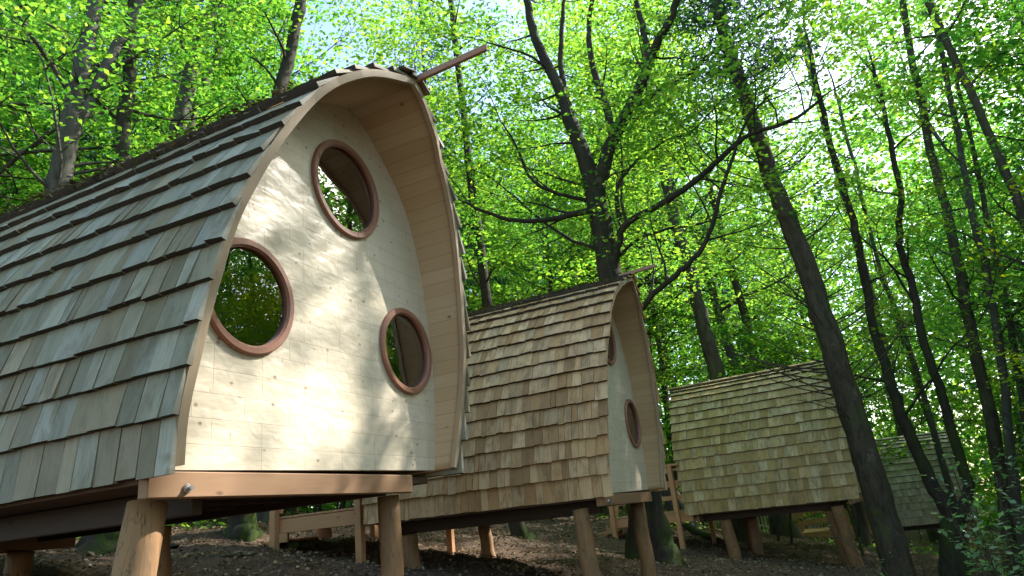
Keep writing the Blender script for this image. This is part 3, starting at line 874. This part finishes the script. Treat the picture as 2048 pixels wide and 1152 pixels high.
WORD = {'beech_a': 'dark-barked broadleaf', 'beech_b': 'grey-barked broadleaf', 'beech_c': 'tall grey-barked broadleaf', 'tall_a': 'slender high-crowned broadleaf', 'tall_b': 'slender pale-barked', 'yellow': 'low yellow-green', 'conifer': 'bare-stemmed bluish conifer', 'conifer_b': 'bushy bluish conifer'}
def where(a, r):
    """where a tree stands, told by the thing it is seen over or beside (a: bearing, + left)"""
    for lim, t_ in ((26, 'over the far left roof end'), (15, 'over the middle of the near roof'), (6, 'behind the ridge of the near pod'), (-3, 'left of the big forked beech'), (-10, 'behind the big forked beech'), (-18, 'between the big beech and the leaning conifer'), (-26, 'behind the leaning conifer'), (-33, 'above the farthest pod')):
        if a > lim: return t_
    return 'at the right edge'
def fill(seed, count, a0, a1, r0, r1, kinds, centre=(0, 0), dmin=2.5, outside=False, srange=(.85, 1.2), keep=None):
    g = np.random.default_rng(seed); n = tries = 0
    while n < count and tries < 6000:
        tries += 1
        r = r0+(r1-r0)*g.random()**.8; a = g.uniform(a0, a1)
        th = math.radians(a)+(0 if outside else YAW); x, y = centre[0]+r*math.cos(th), centre[1]+r*math.sin(th)
        if not free(x, y, dmin): continue
        A_, R_ = azr(x, y)
        if outside and -40 < A_ < 44: continue
        if not outside and -34.5 < a < -26 and r < 34: continue
        if keep and not keep(x, y): continue
        placed.append((x, y)); n += 1
        kind = g.choice(kinds); word = WORD.get(kind, 'leafy')
        dist = 'near' if R_ < 24 else ('middle-distance' if R_ < 36 else 'distant')
        nm = 'conifer_tree' if 'conifer' in kind else 'broadleaf_tree'
        if outside: lab, grp = f'{word} tree standing outside the frame beside the photographer', 'woodland trees outside the frame'
        else: lab, grp = f'{dist} {word} tree {where(a, r)}', f'{dist} {word} trees {where(a, r)}'
        place_tree(kind, x, y, g.uniform(0, 2*PI), g.uniform(*srange), nm, lab, 'tree', grp, (g.normal(0, .035), g.normal(0, .035)))
NEARK = ['beech_a', 'beech_a', 'beech_b', 'beech_b', 'beech_c', 'beech_c', 'conifer']
FARK = ['beech_a', 'beech_c', 'tall_a', 'tall_b', 'conifer', 'conifer_b', 'yellow', 'tall_a']
fill(101, 17, 4, 48, 16, 26, NEARK)
fill(102, 25, -3, 48, 26, 46, FARK)
fill(103, 7, -24, 2, 24, 28, NEARK)
fill(104, 11, -26, 2, 28, 48, FARK)
fill(105, 9, -48, -26, 24, 48, FARK)
# the sunny side, out of frame: its leaves dapple the front of the pods
fill(SUNSEED, 17, -52, -22, 17, 32, ['beech_c', 'beech_b', 'beech_a', 'tall_a'], (4, 3), 2.6, True)
fill(107, 16, -100, -53, 10, 30, NEARK, (0, 0), 3, True)
fill(108, 12, 70, 230, 12, 26, NEARK, (0, 0), 3.4, True)
# understorey saplings behind the pods
g = np.random.default_rng(33); ns_, tries = 0, 0
while ns_ < 110 and tries < 6000:
    tries += 1
    r = 13+30*g.random(); a = g.uniform(-46, 46)
    th = math.radians(a)+YAW; x, y = r*math.cos(th), r*math.sin(th)
    if a > -8 and y < 11.5: continue
    if a <= -8 and r < 20: continue
    if not free(x, y, 1.2): continue
    if -34.5 < a < -26 and r < 34: continue
    placed.append((x, y)); ns_ += 1
    kind = 'yellow' if g.random() < .18 and r > 24 else 'sapling'
    side = 'at the left' if a > 8 else ('at the right' if a < -8 else 'in the middle')
    place_tree(kind, x, y, g.uniform(0, 2*PI), g.uniform(.6, 1.25), 'sapling_tree', f"{'yellowing' if kind == 'yellow' else 'leafy green'} {'near' if r < 24 else 'far'} undergrowth sapling {where(a, r)}", 'sapling', f'{kind} undergrowth saplings {where(a, r)}', (g.normal(0, .08), g.normal(0, .08)))

gq = np.random.default_rng(12)
for i in range(62):
    th = math.radians(gq.uniform(-75, -20)); r = gq.uniform(9, 19)
    x, y = 1.5+r*math.cos(th), .5+r*math.sin(th)
    if math.degrees(math.atan2(y, x)) > -21: continue
    place_tree('yellow' if gq.random() < .75 else 'sapling', x, y, gq.uniform(0, 6), gq.uniform(.7, 1.0)*(.75+r/50), 'sapling_tree', 'low leafy tree outside the frame on the sunny side of the pods', 'sapling', 'low trees outside the frame')

# ---- individual trees of the photograph --------------------------------------------------
LJ = np.random.default_rng(404)
def limb_pts(px, dist, smooth=3):
    P = np.array([at(x, y, dist if np.isscalar(dist) else dist[i]) for i, (x, y) in enumerate(px)])
    for _ in range(smooth-1):
        Q = [P[0]]
        for a, b in zip(P[:-1], P[1:]): Q += [a*.75+b*.25, a*.25+b*.75]
        Q.append(P[-1]); P = np.array(Q)
    st = np.linalg.norm(np.diff(P, axis=0), axis=1).mean()
    P[1:-1] += LJ.normal(0, min(.02, st*.06), (len(P)-2, 3))
    return P

def hero(name, label, trunk, limbs, bark, leaf, seed, back=.35, nsub=10, nl=22, size=.09, sublen=(1.0, 2.4), sr=.4, skip_low=0, cat='tree', group=None, k=14, flare=None):
    """trunk: (pts, rad); limbs: list of (pts, rad)"""
    g = np.random.default_rng(seed); T = TreeGeo()
    base = trunk[0][0].copy()
    zg = gz(base[0], base[1]); d0 = trunk[0][1]-trunk[0][0]
    P = trunk[0]; R = np.array(trunk[1], float)
    if P[0][2] > zg-.1:
        f = P[0]-d0/abs(d0[2])*(P[0][2]-zg+.25)*np.array([.35, .35, 1])
        P = np.vstack([f, P]); R = np.concatenate([[R[0]*1.25], R])
    n = len(P); rr = R[:, None]*(1+.05*np.sin(np.arange(k)*2*PI/k*3+seed)[None, :]+g.normal(0, .03, (n, k)))*(1+g.normal(0, .035, n))[:, None]
    if flare:
        for i in range(n):
            h = P[i][2]-zg
            if h < flare[0]:
                u = max(0, 1-h/flare[0])**2
                rr[i] *= 1+u*flare[1]*(.6+.4*np.cos(np.arange(k)*2*PI/k*4+seed))
    T.tube(P, rr, k)
    for (lp, lr) in limbs: T.tube(lp, lr, 8)
    for (lp, lr) in [(P, R)]+limbs:
        L = np.linalg.norm(np.diff(lp, axis=0), axis=1).sum(); m = int(L*nsub/5)
        for j in range(m):
            u = g.uniform(.15, 1) if lp is not P else g.uniform(.0, 1)
            x = u*(len(lp)-1); i0 = min(int(x), len(lp)-2); q = lp[i0]*(1-(x-i0))+lp[i0+1]*(x-i0)
            if q[2] < zg+skip_low: continue
            r_ = float(np.interp(x, np.arange(len(lr)), lr))
            dd = lp[i0+1]-lp[i0]; dd /= np.linalg.norm(dd)
            sdv = g.normal(0, 1, 3)+CF*back; sdv -= dd*(sdv@dd); sdv /= np.linalg.norm(sdv)
            branch_with_leaves(T, q, dd*.5+sdv+np.array([0, 0, .15]), g.uniform(*sublen), min(r_*.5, .035), g, nl, size, 0, 4, sr)
        dd = lp[-1]-lp[-2]
        branch_with_leaves(T, lp[-1], dd, g.uniform(*sublen), max(lr[-1]*.8, .012), g, nl, size, 0, 4, sr)
    tm, cm = T.meshes(bark, leaf)
    off = Vector((base[0], base[1], zg))
    root = empty(name, off); tag(root, label, cat, group)
    for nm, me in (('trunk', tm), ('crown', cm)):
        if me: me.transform(Matrix.Translation(-off)); obj(nm, me, root)
    return root

def taper(n, a, b): return np.linspace(a, b, n)
def L_(px, dist, r0, r1):
    p = limb_pts(px, dist); return (p, taper(len(p), r0, r1))

D3 = 12.5
trunk3 = [(1303, 1118), (1290, 1040), (1285, 960), (1272, 860), (1255, 740), (1235, 640), (1219, 550), (1209, 475), (1189, 400), (1174, 325), (1144, 250), (1114, 165), (1074, 90), (1054, 0), (1045, -60)]
t3p = limb_pts(trunk3, D3); t3r = np.interp(np.linspace(0, 1, len(t3p)), [0, .07, .4, .5, .62, .8, 1], [.34, .31, .25, .22, .17, .11, .06])
lim3 = [
    L_([(1193, 395), (1205, 340), (1224, 280), (1264, 210), (1294, 140), (1304, 100), (1344, 40), (1360, -30)], [12.5, 12.5, 12.4, 12.2, 12, 11.9, 11.7, 11.5], .17, .06),
    L_([(1226, 275), (1214, 220), (1189, 150), (1174, 75), (1185, -10)], [12.4, 12.5, 12.7, 12.9, 13.1], .10, .045),
    L_([(1140, 240), (1131, 200), (1119, 100), (1129, 0)], [12.5, 12.6, 12.9, 13.1], .09, .04),
    L_([(1222, 560), (1234, 500), (1246, 445), (1324, 410), (1394, 360), (1449, 310), (1474, 285), (1504, 265), (1564, 250), (1614, 225), (1649, 190)], [12.5, 12.3, 12.0, 11.8, 11.6, 11.4, 11.3, 11.2, 11, 10.9, 10.8], .078, .018),
    L_([(1250, 680), (1285, 610), (1344, 555), (1394, 515), (1424, 460), (1439, 390), (1464, 320), (1474, 285), (1500, 230), (1540, 190)], [12.5, 12.1, 11.8, 11.6, 11.5, 11.4, 11.3, 11.3, 11.2, 11.1], .062, .015),
    L_([(1186, 420), (1150, 428), (1100, 440), (1024, 443), (960, 420), (930, 405)], [12.5, 12.2, 11.9, 11.6, 11.4, 11.3], .075, .018),
    L_([(1172, 400), (1110, 385), (1060, 365), (1034, 290), (1000, 240)], [12.5, 12.2, 12, 11.9, 11.8], .045, .012),
    L_([(1240, 440), (1230, 395), (1245, 350), (1280, 315), (1330, 280), (1380, 270), (1430, 215)], [12.4, 12.2, 12.1, 12.1, 12, 12, 12], .05, .012),
    L_([(1195, 500), (1120, 470), (1060, 420), (990, 360), (930, 330)], [12.5, 12.8, 13.1, 13.4, 13.6], .04, .01),
    L_([(1230, 520), (1270, 480), (1340, 455), (1400, 450), (1460, 425)], [12.4, 12.4, 12.5, 12.7, 12.9], .04, .012),
    L_([(1262, 215), (1330, 180), (1400, 130), (1470, 60), (1540, 20)], [12.2, 12.1, 12, 12, 12], .06, .02),
    L_([(1100, 140), (1060, 110), (1010, 95), (960, 80)], [12.5, 12.2, 11.9, 11.7], .035, .01),
    L_([(1298, 130), (1290, 60), (1270, 0), (1262, -50)], [12, 12.1, 12.3, 12.4], .07, .04),
]
hero('beech_tree', 'big dark forked beech with a mossy flared base behind the second pod', (t3p, t3r), lim3, M['bark_moss'], M['leaf'], 41, back=1.3, nsub=9, nl=17, size=.105, skip_low=4.2, flare=(1.3, .7))

# left-hand trees above the near roof
t = limb_pts([(80, 640), (98, 480), (115, 380), (135, 290), (150, 210), (170, 110), (188, 30), (200, -60)], 11)
hero('beech_tree', 'grey forked tree at the far left above the near roof', (t, taper(len(t), .19, .09)),
     [L_([(148, 245), (185, 200), (210, 140), (245, 70), (285, 0), (310, -60)], 11, .11, .06), L_([(150, 200), (110, 140), (70, 80), (30, 20)], [11, 10.8, 10.5, 10.3], .05, .02), L_([(165, 130), (120, 60), (75, 40), (20, 60)], [11, 10.9, 10.8, 10.6], .03, .01)],
     M['bark_grey'], M['leaf'], 42, nsub=9, nl=16, size=.10, skip_low=4.0)
t = limb_pts([(310, 560), (335, 400), (352, 270), (378, 160), (405, 80), (440, -20)], 13)
hero('beech_tree', 'slim grey tree rising left of the middle of the near roof', (t, taper(len(t), .20, .10)), [L_([(380, 155), (370, 90), (330, 20)], 13, .06, .03)], M['bark_grey'], M['leaf'], 43, nsub=7, nl=16, size=.105, skip_low=4.5)
t = limb_pts([(300, 560), (340, 360), (375, 260), (400, 190), (440, 85), (490, -20)], 15)
hero('beech_tree', 'thin leaning tree just right of the slim grey one over the near roof', (t, taper(len(t), .15, .08)), [], M['bark'], M['leaf'], 44, nsub=7, nl=16, size=.105, skip_low=5)
t = limb_pts([(485, 1078), (484, 1000), (480, 850), (500, 500), (540, 250), (590, 60), (610, -40)], 11.9)
hero('beech_tree', 'tree with bright mossy trunk seen under the near pod beside its beam', (t, taper(len(t), .20, .09)), [], M['bark_moss'], M['leaf'], 45, nsub=12, nl=17, size=.10, skip_low=5, flare=(.6, .5))
t = limb_pts([(1042, 1078), (1028, 1020), (1010, 900), (985, 700), (960, 500), (930, 250), (900, -20)], 14.6)
hero('beech_tree', 'mossy leaning trunk seen under the second pod', (t, taper(len(t), .17, .07)), [], M['bark_moss'], M['leaf'], 46, nsub=7, nl=16, size=.105, skip_low=4, flare=(.4, .4))
t = limb_pts([(1450, 880), (1432, 740), (1405, 640), (1378, 540), (1345, 430), (1310, 250), (1290, 80)], 20)
hero('beech_tree', 'mid-distance trunk standing between the second and third pods', (t, taper(len(t), .24, .13)), [L_([(1378, 540), (1340, 500), (1310, 470), (1290, 480)], [20, 19.5, 19, 18.5], .05, .02)], M['bark'], M['leaf'], 47, nsub=7, nl=14, size=.13, skip_low=5)
# mossy foot of a trunk seen under the near pod
t = limb_pts([(205, 1096), (203, 1060), (200, 1010), (205, 900), (215, 700), (230, 500), (255, 200), (270, -40)], 11.1)
hero('beech_tree', 'tree whose bright green mossy foot shows under the near pod at the left', (t, taper(len(t), .20, .08)), [], M['bark_moss'], M['leaf'], 48, nsub=8, nl=15, size=.10, skip_low=6, flare=(.5, 1.3))

# leaning conifer in front of the third pod, with bare curved branches
g = np.random.default_rng(5)
t = limb_pts([(1822, 1290), (1808, 1180), (1783, 1090), (1750, 980), (1712, 850), (1668, 700), (1640, 620), (1600, 500), (1558, 400), (1530, 320), (1508, 250), (1475, 150), (1445, 60), (1420, -40)], 12.6)
tr_ = np.interp(np.linspace(0, 1, len(t)), [0, .2, .5, 1], [.25, .22, .175, .10])
Tg = TreeGeo(); Tg.tube(t, tr_[:, None]*(1+np.random.default_rng(3).normal(0, .02, (len(t), 14))), 14)
for j in range(64):
    u = g.uniform(.33, .95); x = u*(len(t)-1); i0 = int(x); q = t[i0]*(1-(x-i0))+t[i0+1]*(x-i0)
    if g.random() < .62: dv = CR*g.uniform(.7, 1.2)+CF*g.uniform(-.6, .6)
    else: dv = -CR*g.uniform(.5, 1.)+CF*g.uniform(-.7, .7)
    dv = dv*np.array([1, 1, 0])+np.array([0, 0, g.uniform(-.1, .35)])
    pts, rad = grow(q, dv, g.uniform(1.0, 3.0), g.uniform(.011, .019), g, up=1.1, wob=.22, n=9)
    Tg.tube(pts, np.maximum(rad, .0035), 4)
    for w_ in range(g.integers(0, 4)):
        i1 = g.integers(3, 8); d2 = pts[i1]-pts[i1-1]; d2 = d2/np.linalg.norm(d2)+g.normal(0, .5, 3)
        p2_, r2_ = grow(pts[i1], d2, g.uniform(.3, 1.0), .006, g, up=.4, wob=.3, n=5); Tg.tube(p2_, np.maximum(r2_, .0025), 3)
for j in range(60):        # live crown starts above the frame, a few green tufts lower down
    u = g.uniform(.8, 1); x = u*(len(t)-1); i0 = min(int(x), len(t)-2); q = t[i0]; a = g.uniform(0, 2*PI)
    pts, rad = grow(q, (math.cos(a), math.sin(a), .1), g.uniform(1, 2.2), .016, g, up=.1, n=6); Tg.tube(pts, np.maximum(rad, .004), 4)
    m = 90; tt = g.uniform(.2, 1, m)*(len(pts)-1); ii = np.minimum(tt.astype(int), len(pts)-2)
    Tg.leaves(pts[ii]+g.normal(0, .10, (m, 3)), pts[ii+1]-pts[ii]+np.array([0, 0, -.2]), .14, g, aspect=.25, flat=.6, droop=.2)
tm, cm = Tg.meshes(M['bark_brown'], M['needle'])
off = Vector((t[0][0], t[0][1], gz(t[0][0], t[0][1])))
root = empty('conifer_tree', off); tag(root, 'thick leaning conifer trunk with bare curved branches in front of the third pod', 'tree')
for nm, me in (('trunk', tm), ('crown', cm)): me.transform(Matrix.Translation(-off)); obj(nm, me, root)

# twin-stemmed tree at the right
D5 = 15.5
t = limb_pts([(1915, 1190), (1908, 1110), (1904, 1040), (1874, 991), (1834, 901), (1804, 836), (1774, 741), (1745, 651), (1730, 560), (1715, 480), (1690, 380), (1650, 250), (1620, 100)], D5)
hero('twin_stemmed_tree', 'twin-stemmed tree forking low at the right in front of the farthest pod', (t, np.interp(np.linspace(0, 1, len(t)), [0, .12, .2, 1], [.27, .24, .125, .05])),
     [L_([(1908, 1060), (1930, 1010), (1939, 966), (1909, 886), (1884, 786), (1844, 676), (1824, 565), (1794, 480), (1804, 390), (1784, 310), (1775, 240), (1750, 150)], D5, .11, .04),
      L_([(1884, 786), (1840, 650), (1830, 600), (1760, 500), (1700, 460)], D5, .04, .012),
      L_([(1804, 836), (1860, 760), (1900, 700), (1960, 640)], [15.5, 15.2, 15, 14.8], .03, .01)],
     M['bark_moss'], M['leaf_yellow'], 51, nsub=5, nl=13, size=.09, skip_low=3.5, sublen=(.8, 1.8))
t = limb_pts([(2035, 1180), (2022, 1060), (2005, 960), (1978, 820), (1950, 700), (1922, 560), (1890, 400), (1850, 250), (1815, 60), (1800, -60)], 19)
hero('broadleaf_tree', 'straight trunk just right of the twin-stemmed tree', (t, taper(len(t), .17, .07)), [], M['bark'], M['leaf'], 52, nsub=4, nl=13, size=.12, skip_low=4)
t = limb_pts([(1850, 1000), (1800, 850), (1765, 700), (1735, 560), (1700, 430), (1650, 260), (1600, 60)], 33)
hero('broadleaf_tree', 'grey trunk close to the right side of the leaning conifer', (t, taper(len(t), .26, .12)), [], M['bark_grey'], M['leaf'], 53, nsub=4, nl=12, size=.13, skip_low=6)
t = limb_pts([(2130, 700), (2060, 450), (1990, 290), (1930, 160), (1880, 50), (1840, -40)], 17)
hero('broadleaf_tree', 'leaning grey trunk crossing the top right corner', (t, taper(len(t), .11, .06)), [], M['bark'], M['leaf'], 54, nsub=5, nl=13, size=.11, skip_low=4)
t = limb_pts([(1530, 900), (1515, 745), (1495, 650), (1470, 560), (1430, 420), (1400, 300)], 26)
hero('broadleaf_tree', 'slim distant trunk above the left end of the third pod', (t, taper(len(t), .18, .1)), [], M['bark'], M['leaf_far'], 55, nsub=5, nl=12, size=.16, skip_low=5)
for i, (px, w_, dd_, lb) in enumerate([
    ([(2030, 1000), (2010, 800), (1985, 600), (1940, 400), (1900, 200), (1860, 0)], .13, 18, 'dark slim trunk near the right edge, leftmost of three'),
    ([(2075, 1000), (2045, 800), (2020, 650), (1990, 500), (1950, 330), (1900, 100)], .12, 21, 'dark slim trunk near the right edge, middle of three'),
    ([(1660, 800), (1625, 650), (1600, 540), (1560, 380), (1530, 260)], .13, 28, 'thin distant trunk left of the leaning conifer above the third roof'),
    ([(1850, 800), (1800, 640), (1760, 540), (1700, 300), (1670, 180)], .12, 26, 'thin distant trunk behind the twin-stemmed tree')]):
    t = limb_pts(px, dd_); hero('slim_tree', lb, (t, taper(len(t), w_*.8, w_*.4)), [], M['bark_grey'], M['leaf_far'], 60+i, nsub=3, nl=11, size=.15, skip_low=4, k=9)

# ------------------------------------------------------------------ foreground shrubs and twigs at the right
def leafy_shrub(name, label, base, tips, seed, mat, size=.075, nl=9, bare=False, group=None, cat='shrub'):
    g = np.random.default_rng(seed); T = TreeGeo()
    for tip in tips:
        a = V3(base); b = V3(tip); mid = (a+b)/2+np.array([0, 0, .15*np.linalg.norm(b-a)])+g.normal(0, .05, 3)
        P = np.array([(1-u)**2*a+2*u*(1-u)*mid+u*u*b for u in np.linspace(0, 1, 9)])
        T.tube(P, taper(9, .011, .003), 4)
        for i in range(3, 9):
            d = P[i]-P[i-1]; d /= np.linalg.norm(d); s_ = np.cross(d, (0, 0, 1)); s_ /= np.linalg.norm(s_)
            for sg in (-1, 1):
                dv = d*.7+s_*sg*.8+g.normal(0, .15, 3); ln = g.uniform(.15, .42)*(1.2-i/12)
                q, rr = grow(P[i], dv, ln, .0035, g, up=.05, n=5); T.tube(q, np.maximum(rr, .0012), 3)
                if not bare or g.random() < .25:
                    m = max(2, int(nl*ln/.3)); tt = g.uniform(.1, 1, m)*4; ii = np.minimum(tt.astype(int), 3)
                    D = (q[ii+1]-q[ii]); D /= np.linalg.norm(D, axis=1)[:, None]; sv = np.cross(D, (0, 0, 1))*g.choice([-1, 1], m)[:, None]
                    T.leaves(q[ii], D*.5+sv, size, g, aspect=.6, flat=.25)
    tm, cm = T.meshes(M['bark_brown'], mat, 'stem', 'foliage')
    off = Vector(base); root = empty(name, off); tag(root, label, cat, group)
    for nm, me in (('stem', tm), ('foliage', cm)):
        if me: me.transform(Matrix.Translation(-off)); obj(nm, me, root)
def gpt(px, py, d):
    p = at(px, py, d); return (p[0], p[1], gz(p[0], p[1]))
gs = np.random.default_rng(9)
leafy_shrub('beech_sapling', 'bright-leaved sapling spreading into the bottom right corner', gpt(2040, 1250, 6.2),
            [at(x, y, d) for x, y, d in ((1935, 1000, 6.4), (1960, 1060, 6.1), (1990, 940, 6.5), (2050, 985, 6.3), (1905, 1040, 6.6), (1950, 1110, 6.0), (2030, 1060, 6.0), (2080, 920, 6.4), (1975, 1020, 6.8), (2060, 1110, 5.8))], 71, M['shrubleaf'], .062, 10)
leafy_shrub('beech_sapling', 'small yellowing sapling at the foot of the bright-leaved one', gpt(2000, 1240, 6.8),
            [at(x, y, d) for x, y, d in ((1990, 1105, 6.9), (1965, 1090, 7.0), (2010, 1120, 6.7))], 72, M['leaf_yellow'], .05, 8)
leafy_shrub('bramble_twig', 'bare pale twigs crossing in front of the leaning conifer foot', gpt(1880, 1250, 7.5),
            [at(x, y, d) for x, y, d in ((1790, 1100, 7.6), (1720, 1080, 7.7), (1660, 1060, 7.6), (1760, 1150, 7.4))], 73, M['shrubleaf'], .04, 3, True)
leafy_shrub('beech_sapling', 'leafy low branch hanging beside the twin-stemmed tree', gpt(1990, 1200, 10),
            [at(x, y, d) for x, y, d in ((1870, 960, 10.2), (1900, 920, 10.1), (1935, 935, 10.3), (2000, 900, 10.2), (2050, 860, 10.1))], 74, M['shrubleaf'], .07, 7)
leafy_shrub('beech_sapling', 'thin leafy twig in front of the third pod roof', tuple(at(1706, 842, 12.5)),
            [at(x, y, d) for x, y, d in ((1585, 800, 12.1), (1640, 802, 12.2), (1660, 815, 12.0))], 75, M['shrubleaf'], .05, 2, True)

# ------------------------------------------------------------------ forest floor details
def scatter_litter():
    g = np.random.default_rng(77); n = 90000
    r = 5+30*g.random(n)**1.1; a = np.radians(g.uniform(-40, 42, n))+YAW
    X, Y = r*np.cos(a), r*np.sin(a)
    Z = np.array([gz(x, y) for x, y in zip(X, Y)])+g.uniform(.01, .045, n)
    D = g.normal(0, 1, (n, 3)); D[:, 2] *= .3
    V, F = leaf_quads(np.stack([X, Y, Z], 1), D, .055, g, .6, .5)
    o = obj('leaf_litter', np_mesh('leaf_litter', V, F, M['litter'])); tag(o, 'brown and pale fallen leaves strewn over the forest floor', 'leaf litter', kind='stuff')
    # low ground plants behind the pods
    n = 26000
    r = 10+30*g.random(n); a = np.radians(g.uniform(-40, 44, n))+YAW
    X, Y = r*np.cos(a), r*np.sin(a)
    msk = (np.sin(X*.8+1)+np.sin(Y*.9+X*.35)+g.normal(0, .35, n)) > .75
    msk &= (Y > 8.8) | (X > 22)
    X, Y = X[msk], Y[msk]; n = len(X)
    Z = np.array([gz(x, y) for x, y in zip(X, Y)])+g.uniform(.02, .35, n)**1.4
    V, F = leaf_quads(np.stack([X, Y, Z], 1), g.normal(0, 1, (n, 3)), .13, g, .6, .5)
    o = obj('undergrowth', np_mesh('undergrowth', V, F, M['leaf'])); tag(o, 'low green plants covering the slope behind the pods', 'undergrowth', kind='stuff')
scatter_litter()

def branch_log(label, a, b, r, seed, mat=None, name='fallen_branch'):
    g = np.random.default_rng(seed); a = V3(a); b = V3(b); n = 8
    P = np.array([a+(b-a)*i/(n-1) for i in range(n)]); P[:, 2] = [gz(p[0], p[1])+r*.7 for p in P]; P[:, :2] += g.normal(0, r*.6, (n, 2))
    mb = MB(); mb.tube(P-P[0], taper(n, r, r*.55), 9); o = mb.build(name, mat or M['bark_grey'], None, True, tuple(P[0])); tag(o, label, 'branch')
def hit(px, py):
    d = ray(px, py); d = d/np.linalg.norm(d); tt = 2.0
    while tt < 60:
        P = d*tt
        if P[2] < gz(P[0], P[1]): return P
        tt += .05
    return d*30
branch_log('mossy fallen log on the slope under the third pod', hit(1345, 1045), hit(1455, 1095), .13, 1, M['bark_moss'], 'fallen_log')
branch_log('brown rotting branch on the ground below the second pod deck', hit(575, 1098), hit(632, 1100), .07, 2, M['bark_brown'])
branch_log('pale fallen branch on the path behind the second pod', hit(1060, 1030), hit(1110, 1042), .07, 3, M['palewood'])
branch_log('thin grey stick on the ground under the near pod', hit(420, 1120), hit(520, 1112), .03, 4)
branch_log('thin stick on the ground between the second pod stilts', hit(1200, 1105), hit(1250, 1108), .025, 5)
P = hit(82, 1088); mb = MB(); mb.tube([(0, 0, -.15), (0, 0, .05), (.0, .0, .24)], [.17, .15, .14], 16)
o = mb.build('tree_stump', M['palewood'], None, False, tuple(P)); tag(o, 'pale cut stump under the rear of the near pod', 'stump')
# turquoise tub
P = hit(1052, 1021); P = P*(20/np.hypot(P[0], P[1])); P[2] = gz(P[0], P[1])
q = at(1051, 1016, 20)
mb = MB(); 
k = 20; V = []; F = []
for (rr, zz) in ((.20, 0), (.24, .13), (.26, .13), (.26, .15), (.225, .15), (.19, .03)):
    for i in range(k): V.append((rr*1.15*math.cos(2*PI*i/k), rr*math.sin(2*PI*i/k), zz))
for j in range(5):
    for i in range(k): F.append((j*k+i, j*k+(i+1) % k, (j+1)*k+(i+1) % k, (j+1)*k+i))
F.append(tuple(range(5*k, 6*k))); mb.add(V, F)
o = mb.build('plastic_tub', M['teal'], None, False, (q[0], q[1], max(q[2]-.06, gz(q[0], q[1])))); tag(o, 'turquoise plastic tub on the slope behind the second pod', 'tub')
# paling fence far behind the third pod
fr = empty('paling_fence', tuple(gpt(1440, 1040, 30))); tag(fr, 'pale upright paling fence seen under the third pod', 'fence')
gf = np.random.default_rng(3); mbp = MB(); mbr = MB()
a = V3(gpt(1375, 1040, 30)); b = V3(gpt(1660, 1030, 31)); dv = b-a; Ld = np.linalg.norm(dv); m = int(Ld/.13)
o0 = V3(fr.location)
for i in range(m):
    p = a+dv*i/m; z = gz(p[0], p[1]); h = 1.0+gf.uniform(-.08, .08)
    mbp.box(np.array([p[0], p[1], z+h/2])-o0, (.07, .03, h), None, 0)
mbp.build('palings', M['fence'], fr)
for zz in (.3, .75):
    mbr.bar(np.array([a[0], a[1]+.06, gz(a[0], a[1])+zz])-o0, np.array([b[0], b[1]+.06, gz(b[0], b[1])+zz])-o0, .04, .07)
mbr.build('rails', M['fence'], fr)

def far_wood():
    g = np.random.default_rng(88); n = 360000
    a = np.radians(g.uniform(-60, 58, n))+YAW; r = g.uniform(50, 74, n)
    X, Y = r*np.cos(a), r*np.sin(a)
    h = g.uniform(0, 1, n)**1.15*30
    cl = np.sin(a*31+r*.35)+np.sin(h*.75+a*17)+np.sin(r*.6+h*.5)+g.normal(0, .8, n)
    m = cl > (-2.0+h*.06)
    X, Y, h = X[m], Y[m], h[m]
    Z = np.array([gz(x, y) for x, y in zip(X, Y)])+h
    V, F = leaf_quads(np.stack([X, Y, Z], 1), g.normal(0, 1, (len(X), 3)), .55, g, .6, .6)
    o = obj('far_woodland', np_mesh('far_woodland', V, F, M['leaf_far'])); tag(o, 'far-off green woodland closing the view between the trunks', 'woodland', kind='stuff')
far_wood()

# tell look-alike trees apart by their order across the picture
def order_labels():
    by = {}
    for o in C.objects:
        if o.parent is None and o.get('label') and 'outside' not in o['label'] and o.get('category') in ('tree', 'sapling'): by.setdefault(o['label'], []).append(o)
    words = ['leftmost', 'second from left', 'third from left', 'fourth from left', 'fifth from left', 'sixth from left', 'seventh from left', 'eighth from left']
    for lab, obs in by.items():
        n = len(obs)
        if n < 2 or n > 9: continue
        obs.sort(key=lambda o: -azr(o.location.x, o.location.y)[0])
        for i, o in enumerate(obs):
            w_ = 'rightmost' if i == n-1 else words[i]
            o['label'] = f'{w_} {lab}'
order_labels()
